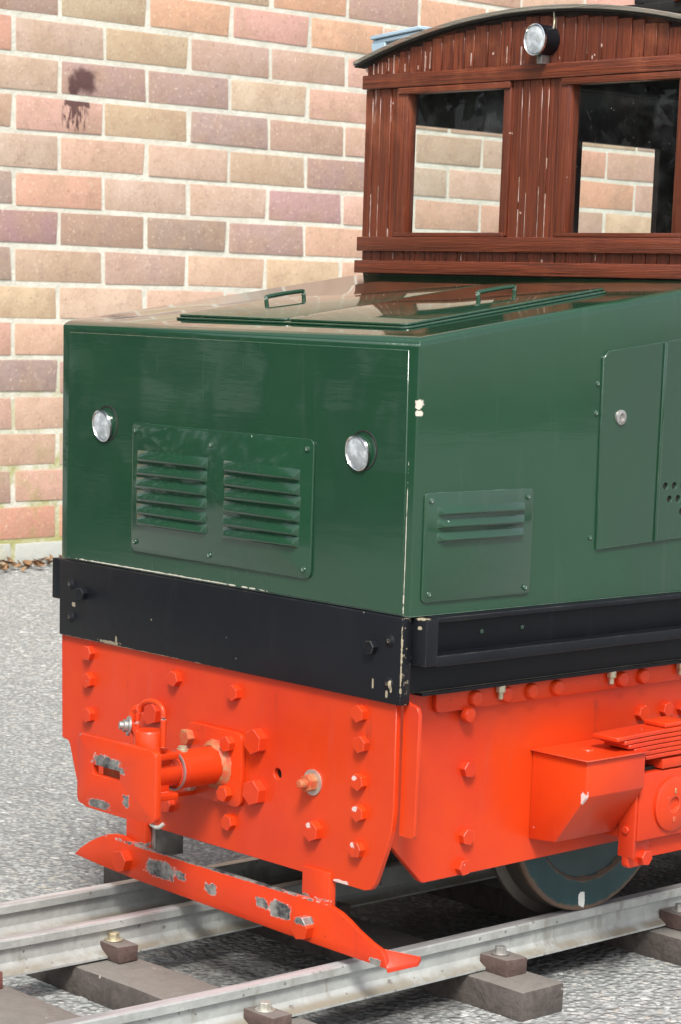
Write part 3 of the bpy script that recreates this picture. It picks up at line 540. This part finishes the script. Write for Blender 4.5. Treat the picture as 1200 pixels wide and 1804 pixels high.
# headlights
def lamp(name, x, z, y0, y1, r, tilt, yaw, body_mat, parent):
    d = Vector((math.sin(yaw), -math.cos(yaw), -math.sin(tilt))).normalized(); p = Vector((x, y1, z)); L = y0 - y1
    bm = bmesh.new(); b0 = p - d * (L + 0.008)
    lathe(bm, b0, d, [(0, 0), (r * 0.97, 0), (r, L * 0.75 + 0.008), (r * 1.03, L + 0.0065), (r * 1.0, L + 0.008), (r * 0.93, L + 0.0075), (r * 0.90, L + 0.006)], 28); o = part(name, bm, body_mat, parent)
    bm = bmesh.new(); lathe(bm, p - d * 0.0008, d, [(r * 0.985, -0.0016), (r * 1.045, -0.0012), (r * 1.04, 0.0009), (r * 0.98, 0.0013), (r * 0.92, 0.0)], 28); part('rim', bm, 'chrome', o)
    bm = bmesh.new(); lathe(bm, p - d * 0.0012, d, [(r * 0.95, 0)] + [(r * 0.95 * math.cos(R(a)), 0.0020 * math.sin(R(a))) for a in (15, 30, 45, 60, 75)] + [(0, 0.0020)], 28); part('lens', bm, 'lens', o)
    bm = bmesh.new(); lathe(bm, p - d * 0.0012, d, [(r * 0.93, -0.0004)] + [(r * 0.93 * math.cos(R(a)), -0.0004 - 0.0085 * math.sin(R(a))) for a in (12, 25, 38, 50, 62, 74)] + [(0, -0.0089)], 28); part('reflector', bm, 'reflector', o)
    bm = bmesh.new(); bmesh.ops.create_uvsphere(bm, u_segments=12, v_segments=8, radius=r * 0.20, matrix=Matrix.Translation(p - d * 0.0050)); part('bulb', bm, 'zinc', o)
    return o
for x, z in ((-0.1560, 0.4600), (0.1650, 0.4588)):
    h_ = lamp('headlight', x - 0.0030, z - 0.0012, 0.0, -0.0045, 0.0131, 0.14, -0.06, 'green', loco)
    bm = bmesh.new(); lathe(bm, (x + 0.001, -0.0012, z + 0.0012), (0, -1, 0), [(0.0138, 0.0), (0.0150, 0.0004), (0.0153, -0.0004)], 28); part('socket', bm, 'dark', h_)

# buffer beam, running boards, lower beams
fb = part('buffer_beam', nb((-0.2187, 0.2187, -0.0042, 0.0062, 0.2713, 0.3385)), 'black', loco, 0.0013)
for x, z, k in ((-0.2014, 0.3181, 0), (-0.1820, 0.3118, 1), (-0.2010, 0.2890, 0), (0.1868, 0.3126, 1), (0.2055, 0.3196, 0), (0.2055, 0.2870, 0)):
    if k: put('bolt', hexmesh('beam_bolt', 0.0100, 0.0052, 'black'), (x, -0.0042, z), '-y', fb, random.random())
    else:
        bm = bmesh.new(); lathe(bm, (x, -0.0042, z), (0, -1, 0), [(0.0052, 0.0), (0.0042, 0.0007), (0.0030, 0.0016), (0.0012, 0.0022), (0.0011, 0.0010), (0, 0.0010)], 12); part('screw', bm, 'black', fb)
for s in (1, -1):
    def mir(a, b): return (s * a, s * b) if s > 0 else (-b, -a)
    rb = part('running_board', nb((*mir(0.2180, 0.2330), 0.0190, 0.90, 0.3350, 0.3388), (*mir(0.2000, 0.2175), 0.0190, 0.90, 0.3021, 0.3385), (*mir(0.2178, 0.2330), 0.0190, 0.90, 0.3012, 0.3095)), 'black', loco, 0.0008)
    part('end_block', nb((*mir(0.2190 if s < 0 else 0.2030, 0.2350 if s < 0 else 0.2334), 0.0066 if s > 0 else -0.0005, 0.0196, 0.3020, 0.3380)), 'black', rb, 0.0014)
    for y in (0.082, 0.128): put('screw', screw_mesh(), (s * 0.2175, y, 0.322), '+x' if s > 0 else '-x', rb)
    part('lower_beam', nb((*mir(0.1900, 0.2050), 0.0100, 0.90, 0.2765, 0.3012), (*mir(0.1900, 0.2078), 0.0300, 0.90, 0.2738, 0.2768)), 'black', loco, 0.0009)

# front plate and bolts
fp_loop = [(-0.2205, 0.2800), (-0.2190, 0.1790), (-0.2175, 0.1772), (-0.2100, 0.1764), (-0.2075, 0.1735), (-0.1905, 0.1260), (-0.1870, 0.1215), (-0.1820, 0.1198), (0.1820, 0.1192), (0.1890, 0.1212), (0.1935, 0.1270), (0.2060, 0.1590), (0.2095, 0.1720), (0.2114, 0.1870), (0.2105, 0.2800)]
bm = bmesh.new(); prism(bm, fp_loop, 0.0, 0.0052, 'y', holes=[circ(0.0757, 0.1944, 0.0046, 14)]); fp = part('front_plate', bm, 'red', loco, 0.0006, 1)
part('back_plate', nb((-0.12, 0.19, 0.0056, 0.0110, 0.124, 0.27)), 'dark', fp)
B = [(-0.1769, 0.2600), (-0.1765, 0.2355), (-0.1761, 0.2046), (-0.0555, 0.2540), (0.0225, 0.2532), (-0.0619, 0.1441), (0.0188, 0.1438), (0.1727, 0.2585), (0.1758, 0.2349), (0.1746, 0.2051), (0.1758, 0.1804), (0.1745, 0.1512)]
hx = hexmesh('plate_bolt', 0.0122, 0.0058, 'red'); hb = hexmesh('plate_bolt_large', 0.0188, 0.0085, 'red'); hm = hexmesh('plate_bolt_medium', 0.0150, 0.0070, 'red')
for x, z in B: put('bolt', hx, (x, 0.0, z), '-y', fp, random.uniform(-0.3, 0.9))
for x, z in ((0.0524, 0.2177), (0.0524, 0.1753)): put('bolt', hb, (x, 0.0, z), '-y', fp, R(22) + random.uniform(-0.1, 0.1))
put('bolt', hm, (0.1239, 0.0, 0.1565), '-y', fp, 0.4); put('bolt', hb, (-0.0830, 0.0, 0.2210), '-y', fp, 0.3)
bm = bmesh.new(); lathe(bm, (0.1189, 0.0, 0.1949), (0, -1, 0), [(0, 0), (0.0105, 0), (0.0105, 0.0014), (0, 0.0014)], 20); wsh = part('washer', bm, 'zinc', fp)
put('nut', hexmesh('plate_nut', 0.0130, 0.0072, 'weld', stud=0.0060), (0.1189, -0.0014, 0.1949), '-y', fp, 0.4)
bm = bmesh.new(); prism(bm, [(0.2118, 0.2745), (0.2118, 0.1680), (0.2265, 0.1680), (0.2285, 0.1705), (0.2292, 0.2650), (0.2270, 0.2700), (0.2230, 0.2715), (0.2200, 0.2718)], 0.0062, 0.0095, 'y'); part('flange', bm, 'red', fp, 0.0004, 1)

# coupling
cp = thing('coupling', 'x', 'coupling', (0, -0.05, 0.19)); del cp['category']; del cp['label']; cp.parent = loco; cp.matrix_parent_inverse = loco.matrix_world.inverted()
bm = bmesh.new(); prism(bm, rrect(-0.0355, 0.0360, 0.1588, 0.2212, 0.007), -0.0050, -0.0002, 'y'); part('mounting_plate', bm, 'red', cp, 0.0009)
for x, z, mt in ((-0.0315, 0.2085, 'weld'), (0.0215, 0.2112, 'red'), (0.0190, 0.1690, 'red'), (-0.0290, 0.1662, 'zinc')): put('bolt', hexmesh('coupling_bolt_' + mt, 0.0122, 0.0064, mt), (x, -0.0050, z), '-y', cp, random.uniform(0, 1))
bm = bmesh.new(); lathe(bm, (0.003, -0.0045, 0.1905), (0, -1, 0), [(0.0215, 0), (0.0195, 0.002), (0.0172, 0.0042), (0.0160, 0.006)], 28)
for v_ in bm.verts: v_.co += Vector((random.uniform(-1, 1), random.uniform(-1, 1), random.uniform(-1, 1))) * 0.0005
part('weld_bead', bm, 'weld', cp)
bm = bmesh.new(); lathe(bm, (0.003, -0.0045, 0.1905), (0, -1, 0), [(0.0, 0), (0.0158, 0), (0.0158, 0.0395), (0.0166, 0.0400), (0.0166, 0.0445), (0.0158, 0.0450), (0.0125, 0.0452), (0.0125, 0.072), (0, 0.072)], 32); part('shaft', bm, 'red', cp, smooth=30)
bm = bmesh.new(); lathe(bm, (0.003, -0.0485, 0.1905), (0, -1, 0), [(0.0160, 0.0), (0.0168, 0.0006), (0.0168, 0.0016), (0.0150, 0.0020)], 32); part('collar', bm, 'steel', cp)
bm = bmesh.new(); lathe(bm, (0.003, -0.040, 0.205), (0, 0, 1), [(0.0048, 0), (0.0048, 0.0025), (0.0038, 0.0028), (0.0038, 0.0045), (0.0030, 0.0050), (0, 0.0050)], 14); part('grease_nipple', bm, 'brass', cp)
bm = bmesh.new(); prism(bm, rrect(-0.0515, 0.0515, 0.1612, 0.2196, 0.006), -0.1060, -0.1000, 'y', holes=[rrect(-0.0300, 0.0055, 0.1885, 0.1965, 0.0012, 2)]); part('buffer_plate', bm, 'red', cp, 0.0009, 2)
part('clevis', nb((-0.0130, 0.0190, -0.1000, -0.0560, 0.2035, 0.2090), (-0.0130, 0.0190, -0.1000, -0.0560, 0.1700, 0.1755), (-0.006, 0.012, -0.0700, -0.0600, 0.1750, 0.2040)), 'red', cp, 0.0010)
part('slot_backing', nb((-0.034, 0.010, -0.0925, -0.0900, 0.182, 0.200)), 'weld', cp)
bm = bmesh.new(); lathe(bm, (0.003, -0.0740, 0.1560), (0, 0, 1), [(0, 0), (0.0080, 0), (0.0080, 0.0520), (0.0128, 0.0525), (0.0128, 0.0690), (0.0118, 0.0705), (0, 0.0705)], 24); part('pin', bm, 'red', cp)
bm = bmesh.new(); y = -0.0740
tube(bm, smooth_path([(-0.0115, y, 0.2170), (-0.0125, y - 0.001, 0.2320), (-0.0090, y, 0.2440), (0.0000, y, 0.2495), (0.0115, y, 0.2500), (0.0195, y, 0.2450), (0.0205, y, 0.2330), (0.0200, y, 0.2150)], 6), 0.0024, 10); part('shackle', bm, 'red', cp)
bm = bmesh.new(); lathe(bm, (-0.0160, -0.0800, 0.2275), (-0.45, -0.88, 0.1), [(0, 0), (0.0082, 0), (0.0082, 0.0018), (0.0052, 0.0022), (0.0052, 0.0052), (0.0035, 0.0058), (0.0033, 0.0085), (0, 0.0088)], 18); part('shackle_bolt', bm, 'steel', cp)
bm = bmesh.new(); tube(bm, smooth_path([(-0.012, -0.0740, 0.2200), (-0.018, -0.0755, 0.2290), (-0.017, -0.0740, 0.2390), (-0.010, -0.0735, 0.2420)], 5), 0.0042, 8); part('shackle_lug', bm, 'red', cp)
part('stop_lug', nb((-0.0440, -0.0230, -0.0330, -0.0002, 0.1600, 0.1640)), 'red', cp, 0.0008)
bm = bmesh.new(); tube(bm, smooth_path([(0.043, -0.103, 0.160), (0.050, -0.1015, 0.1585), (0.054, -0.099, 0.1620)], 4), 0.0017, 8); part('retaining_clip', bm, 'zinc', cp)

# guard bar
gl = [(-0.1882, 0.0767), (-0.1800, 0.0838), (-0.1663, 0.0924), (-0.1540, 0.0985), (-0.1415, 0.1034), (-0.1310, 0.1060), (-0.1210, 0.1066), (-0.1110, 0.1052), (-0.1032, 0.1036), (-0.0903, 0.1021), (0.1200, 0.1021), (0.1416, 0.1020), (0.1530, 0.1010), (0.1630, 0.0985), (0.1735, 0.0940), (0.1838, 0.0885), (0.2000, 0.0820), (0.2107, 0.0790), (0.2150, 0.0740), (0.2177, 0.0653), (0.1000, 0.0668), (-0.0993, 0.0714), (-0.1500, 0.0740)]
bm = bmesh.new(); prism(bm, gl, -0.0080, -0.0030, 'y'); gb = part('guard_bar', bm, 'red', loco, 0.0009)
bm = bmesh.new(); v0 = [(0.2080, -0.0042, 0.0795), (0.2182, -0.0078, 0.0658), (0.2262, 0.0180, 0.0690), (0.2238, 0.0235, 0.0718)]
a_ = [bm.verts.new(p) for p in v0]; b_ = [bm.verts.new((p[0], p[1] + 0.0005, p[2] - 0.0042)) for p in v0]
bm.faces.new(a_); bm.faces.new(b_[::-1])
for i in range(4): bm.faces.new((a_[(i + 1) % 4], a_[i], b_[i], b_[(i + 1) % 4]))
part('foot', bm, 'red', gb, 0.0008)
part('stay', nb((0.1115, 0.1440, -0.0026, 0.0050, 0.0720, 0.1260)), 'red', gb, 0.0010)
part('stay', nb((-0.1200, -0.0930, -0.0026, 0.0050, 0.0800, 0.1260)), 'red', gb, 0.0010)
part('stay_bracket', nb((-0.1180, -0.0900, 0.0054, 0.0085, 0.085, 0.130), (-0.0935, -0.0900, 0.0085, 0.0380, 0.090, 0.130)), 'steel', gb, 0.0008)
for x, z in ((-0.1130, 0.0860), (0.1240, 0.0785)): put('bolt', hexmesh('guard_bolt', 0.0178, 0.0082, 'red'), (x, -0.0080, z), '-y', gb, R(12))

# side frames with bolts
fl = [(0.0120, 0.2750), (0.0120, 0.1590), (0.0145, 0.1555), (0.0480, 0.1222), (0.0515, 0.1203), (0.2920, 0.1225), (0.2920, 0.2020), (0.4000, 0.2020), (0.4000, 0.1225), (0.62, 0.1225), (0.62, 0.2020), (0.72, 0.2020), (0.72, 0.1225), (0.88, 0.1225), (0.88, 0.2750)]
for s in (1, -1):
    xa, xb = (0.1890, 0.1950) if s > 0 else (-0.1950, -0.1890)
    bm = bmesh.new(); prism(bm, fl, xa, xb, 'x'); fr_ = part('side_frame', bm, 'red', loco, 0.0007, 1)
    bm = bmesh.new(); prism(bm, [(0.0535, 0.2745), (0.0535, 0.2615), (0.0550, 0.2585), (0.0580, 0.2572), (0.88, 0.2590), (0.88, 0.2745)], *((0.1951, 0.2000) if s > 0 else (-0.2000, -0.1951)), 'x'); part('top_strip', bm, 'red', fr_, 0.0008)
    if s > 0:
        sb = hexmesh('frame_bolt', 0.0122, 0.0058, 'red'); sr = 'rivet'
        if sr not in MESH:
            bm = bmesh.new(); lathe(bm, (0, 0, 0), (0, 0, 1), [(0.0066, 0), (0.0066, 0.0032), (0.0054, 0.0050), (0.003, 0.0056), (0, 0.0057)], 16); me = to_mesh(sr, bm); me.materials.append(M['red']); MESH[sr] = me
        put('bolt', MESH[sr], (0.2000, 0.0880, 0.2530), '+x', fr_)
        for y, z in ((0.0945, 0.2080), (0.0960, 0.1525), (0.0935, 0.1280), (0.3055, 0.2330), (0.338, 0.2330), (0.361, 0.2315)): put('bolt', sb, (0.1950, y, z), '+x', fr_, random.random())
        for y in (0.0950, 0.1300, 0.1600, 0.1905, 0.2710, 0.2985): put('bolt', MESH[sr], (0.2000, y, 0.2655), '+x', fr_)
        for y in (0.1220, 0.2560, 0.3460): put('stud', hexmesh('hanging_nut', 0.0072, 0.0052, 'brass', stud=0.0050), (0.2038, y, 0.2737), '-z', fr_)
# sand box
bm = bmesh.new(); prism(bm, [(0.1955, 0.2142), (0.2550, 0.2142), (0.2550, 0.1850), (0.2245, 0.1425), (0.1955, 0.1402)], 0.1720, 0.2440, 'y'); sbx = part('sand_box', bm, 'red', loco, 0.0008)
part('lid', nb((0.1955, 0.2578, 0.1690, 0.2470, 0.2145, 0.2160)), 'red', sbx, 0.0005, 1)
bm = bmesh.new(); lathe(bm, (0.226, 0.205, 0.2160), (0, 0, 1), [(0.0055, 0), (0.0050, 0.0010), (0, 0.0013)], 16); part('filler_cap', bm, 'red', sbx)
# axle box, horn, spring, tie bar
ab = part('axle_box', nb((0.1960, 0.2480, 0.2480, 0.3300, 0.1370, 0.1945)), 'red', loco, 0.0012)
bm = bmesh.new(); lathe(bm, (0.2480, 0.2900, 0.1645), (1, 0, 0), [(0.0232, 0), (0.0232, 0.0024), (0.0222, 0.0032), (0.0068, 0.0032), (0.0060, 0.0008), (0.0030, 0.0004), (0, 0.0004)], 32); part('cover', bm, 'red', ab)
part('key_slot', nb((0.2510, 0.2520, 0.2890, 0.2915, 0.1735, 0.1785), (0.2510, 0.2520, 0.2885, 0.2920, 0.1490, 0.1540)), 'weld', ab, 0.0004, 1)
hg = part('horn_guide', nb((0.2300, 0.2470, 0.2445, 0.2476, 0.1225, 0.2000)), 'red', loco, 0.0008)
put('screw', hexmesh('horn_screw', 0.0060, 0.0020, 'red'), (0.2385, 0.2445, 0.146), '-y', hg)
sp_ = part('leaf_spring', nb((0.2240, 0.2480, 0.2760, 0.3060, 0.2303, 0.2345)), 'red', loco, 0.0012)
for i in range(6):
    hl = 0.0760 - 0.0075 * i - (0.002 if i == 1 else 0); z1 = 0.2300 - 0.0040 * i; bm = bmesh.new(); lo, hi = [], []
    for k in range(13):
        u = -1 + 2 * k / 12; y = 0.2900 + hl * u; z = z1 - 0.0040 * (1 - u * u) * 0 - 0.0015 * (u * hl / 0.076) ** 2
        lo.append((y, z - 0.0034)); hi.append((y, z))
    prism(bm, lo + hi[::-1], 0.2220, 0.2500, 'x'); part('leaf', bm, 'red', sp_, 0.0006, 1)
part('buckle_block', nb((0.2250, 0.2490, 0.2740, 0.3050, 0.1960, 0.2045)), 'red', sp_, 0.0010)
part('oil_pad', nb((0.2020, 0.2400, 0.2500, 0.3280, 0.1946, 0.1975)), 'dark', ab)
tb = part('tie_bar', nb((0.2350, 0.2400, 0.2640, 0.60, 0.1190, 0.1345)), 'red', loco, 0.0009)
bm = bmesh.new(); prism(bm, rrect(0.2450, 0.2720, 0.1130, 0.1365, 0.004), 0.2342, 0.2408, 'x'); part('bracket', bm, 'red', tb, 0.0010)
put('bolt', hexmesh('tie_bolt', 0.0120, 0.0060, 'red'), (0.2408, 0.2640, 0.1208), '+x', tb, 0.4)
# wheels and added light-blocking box
wm = bmesh.new(); lathe(wm, (0, 0, 0), (1, 0, 0), [(0, -0.004), (0.030, -0.004), (0.0700, -0.004), (0.0735, 0.0), (0.0985, 0.0), (0.0998, -0.0015), (0.1012, -0.0200), (0.1030, -0.0220), (0.1085, -0.0245), (0.1090, -0.0275), (0.1060, -0.0300), (0, -0.0300)], 64)
wme = to_mesh('wheel', wm, smooth=28); wme.materials.append(M['wheel'])
for s in (1, -1):
    for y in (0.283, 0.660):
        o = bpy.data.objects.new('wheel', wme); COL.objects.link(o); o.parent = loco; o.matrix_parent_inverse = loco.matrix_world.inverted()
        o.matrix_world = Matrix.Translation((0.168 * s - (0.026 if s < 0 else 0) + (0.04 if s < 0 else 0), y, 0.1563)) @ (Matrix.Rotation(R(180), 4, 'Z') if s < 0 else Matrix.Identity(4))
bm = bmesh.new()
for y in (0.283, 0.660): cyl(bm, (-0.150, y, 0.1563), (0.150, y, 0.1563), 0.014, 16)
part('axle', bm, 'dark', loco)
part('light_block_box', nb((-0.135, 0.120, 0.012, 0.88, 0.165, 0.330)), 'dark', loco)  # dark box added between the frames to block light under the body

# ------------------------------------------------------------------ cab
YC = 0.3520
def arc(x, drop=0.0): return 0.8255 - (0.779 - math.sqrt(0.779 ** 2 - x * x)) - drop
xs = [-0.2214 + 0.4428 * i / 24 for i in range(25)]
gable = [(-0.2214, 0.595), (0.2214, 0.595)] + [(x, arc(x, 0.003)) for x in reversed(xs)]
WIN = ((-0.1766, -0.0296), (0.0290, 0.1766)); ZB, ZT = 0.6335, 0.7640
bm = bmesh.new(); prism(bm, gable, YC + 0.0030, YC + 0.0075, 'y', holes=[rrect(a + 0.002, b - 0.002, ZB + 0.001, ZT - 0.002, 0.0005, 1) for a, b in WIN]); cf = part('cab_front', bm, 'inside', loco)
def plank(x0, x1, z0, z1, dy=0.0):
    bm = nb((x0 + random.uniform(0.0001, 0.0006), x1 - random.uniform(0.0001, 0.0006), YC + dy, YC + 0.0030 + dy * 0.5, z0, z1)); return part('plank', bm, 'plank', cf, 0.0006, 1)
x = -0.2214
while x < 0.2205:
    pw = random.choice((0.0138, 0.0138, 0.0125, 0.0145, 0.0165)); x1 = min(x + pw, 0.2214)
    zt = min(arc(x, 0.0042), arc(x1, 0.0042)) - random.uniform(0.0, 0.0025)
    plank(x, x1, 0.7790, zt, random.uniform(-0.0004, 0.0004)); plank(x, x1, 0.6070, 0.6185, random.uniform(-0.0003, 0.0003)); x = x1
fill = bmesh.new()
for k in range(22):
    fx = -0.2214 + 0.4428 * random.random(); z0 = random.choice((0.7795, 0.7795, 0.6090)); L = random.uniform(0.004, 0.020) if z0 > 0.7 else random.uniform(0.003, 0.008)
    box(fill, fx - 0.0002, fx + random.uniform(0.0000, 0.0003), YC - 0.0009, YC + 0.001, z0 + random.uniform(0, 0.004), min(z0 + L, arc(fx, 0.006)))
for a, b, n in ((-0.2214, -0.1768, 4), (-0.0294, 0.0288, 5), (0.1768, 0.2214, 4)):
    cuts = [a + (b - a) * i / n + (random.uniform(-0.0022, 0.0022) if 0 < i < n else 0) for i in range(n + 1)]
    for u, v_ in zip(cuts, cuts[1:]): plank(u, v_, 0.6300, 0.7670, random.uniform(-0.0009, 0.0003))
    for u in cuts[1:-1]:
        for q in range(2):
            z0 = 0.6308 if q == 0 else random.uniform(0.635, 0.745); L = random.uniform(0.006, 0.05 if q == 0 else 0.025); box(fill, u - 0.0002, u + random.uniform(0.0, 0.0003), YC - 0.0007, YC + 0.001, z0, min(z0 + L, 0.766))
fo = part('joint_filler', fill, 'filler', cf); fo['kind'] = 'stuff'
for x0, x1, z0, z1, d in ((-0.2222, 0.2222, 0.7668, 0.7795, 0.0050), (-0.2230, 0.2230, 0.6172, 0.6305, 0.0055), (-0.2245, 0.2245, 0.5965, 0.6085, 0.0065)):
    part('belt_rail', nb((x0, x1, YC - d, YC - 0.0001, z0, z1)), 'belt', cf, 0.0009)
for a, b in WIN:
    l, r_ = (0.0154, 0.0085) if a < 0 else (0.0135, 0.0135)
    part('window_stile', nb((a, a + l, YC - 0.0026, YC + 0.0095, ZB - 0.002, ZT)), 'plank', cf, 0.0009)
    part('window_stile', nb((b - r_, b, YC - 0.0026, YC + 0.0095, ZB - 0.002, ZT)), 'plank', cf, 0.0009)
    part('window_head', nb((a + l * 0.2, b, YC - 0.0044, YC + 0.0080, 0.7605, 0.7664)), 'belt', cf, 0.0008)
    part('window_sill', nb((a + 0.003, b - 0.002, YC - 0.0046, YC + 0.0080, 0.6307, 0.6345)), 'belt', cf, 0.0008)
    part('window_pane', nb((a + l - 0.001, b - r_ + 0.001, YC + 0.0045, YC + 0.0060, 0.6346, 0.7604)), 'glass', cf)
# side walls, rear wall, floor
sw_h = [rrect(0.4085, 0.5430, 0.632, 0.7385, 0.001, 1), rrect(0.6515, 0.7760, 0.632, 0.7385, 0.001, 1)]
for s in (1, -1):
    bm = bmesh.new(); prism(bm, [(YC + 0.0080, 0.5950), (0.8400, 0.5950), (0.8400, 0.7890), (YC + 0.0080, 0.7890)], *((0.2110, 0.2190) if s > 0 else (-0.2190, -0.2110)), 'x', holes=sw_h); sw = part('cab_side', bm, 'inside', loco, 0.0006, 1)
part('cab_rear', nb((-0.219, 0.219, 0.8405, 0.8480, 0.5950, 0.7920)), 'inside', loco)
part('cab_floor', nb((-0.210, 0.210, YC + 0.01, 0.8390, 0.5955, 0.6050)), 'dark', loco)
# roof
n = 28; up_ = [(-0.2330 + 0.466 * i / n) for i in range(n + 1)]
bm = bmesh.new(); prism(bm, [(x, arc(x, -0.0030)) for x in up_] + [(x, arc(x, 0.0010)) for x in reversed(up_)], 0.3440, 0.8700, 'y'); rf = part('cab_roof', bm, 'roof', loco, 0.0006, 1)
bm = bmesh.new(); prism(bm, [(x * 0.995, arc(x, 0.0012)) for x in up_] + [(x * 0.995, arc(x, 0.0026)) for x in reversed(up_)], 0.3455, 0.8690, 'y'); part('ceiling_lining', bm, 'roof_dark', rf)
VM = Matrix.Translation((-0.190, 0.385, 0.8160)) @ Matrix.Rotation(R(-5), 4, 'Y')
bm = bmesh.new(); box(bm, -0.038, 0.030, -0.024, 0.020, 0.0010, 0.0045, VM); box(bm, -0.037, 0.026, -0.022, 0.022, -0.0032, 0.0004, VM); box(bm, -0.037, -0.020, -0.022, 0.020, -0.0170, -0.0032, VM); rv = part('roof_vent', bm, 'blue', loco, 0.0007, 1)
pb = part('pantograph_base', nb((-0.01, 0.21, 0.470, 0.482, 0.8320, 0.8420), (-0.01, 0.21, 0.600, 0.612, 0.8320, 0.8420), (0.005, 0.017, 0.470, 0.612, 0.8421, 0.8520)), 'dark', loco, 0.001)
bm = bmesh.new()
for x in (0.06, 0.13, 0.19): lathe(bm, (x, 0.476, 0.842), (0, 0, 1), [(0.010, 0), (0.010, 0.004), (0.006, 0.005), (0.010, 0.008), (0.010, 0.012), (0.006, 0.013), (0.009, 0.018), (0, 0.019)], 16)
part('insulator', bm, 'red', pb)
bm = bmesh.new(); tube(bm, [(-0.2240, 0.4180, 0.7420), (-0.2242, 0.4186, 0.7100), (-0.2246, 0.4182, 0.6800), (-0.2240, 0.4176, 0.6550)], 0.0022, 8); part('cord', bm, 'cord', loco)
# cab headlamp
cl = lamp('cab_lamp', 0.0110, 0.7985, 0.3500, 0.3335, 0.0130, 0.02, -0.06, 'black', loco)
part('lamp_bracket', nb((0.0085, 0.0145, 0.3400, 0.3510, 0.7785, 0.7865)), 'steel', cl, 0.0008)
bm = bmesh.new(); tube(bm, smooth_path([(0.0200, 0.3475, 0.8080), (0.0195, 0.3490, 0.8140), (0.0180, 0.3495, 0.8230)], 4), 0.0008, 6); part('lamp_wire', bm, 'brass', cl)
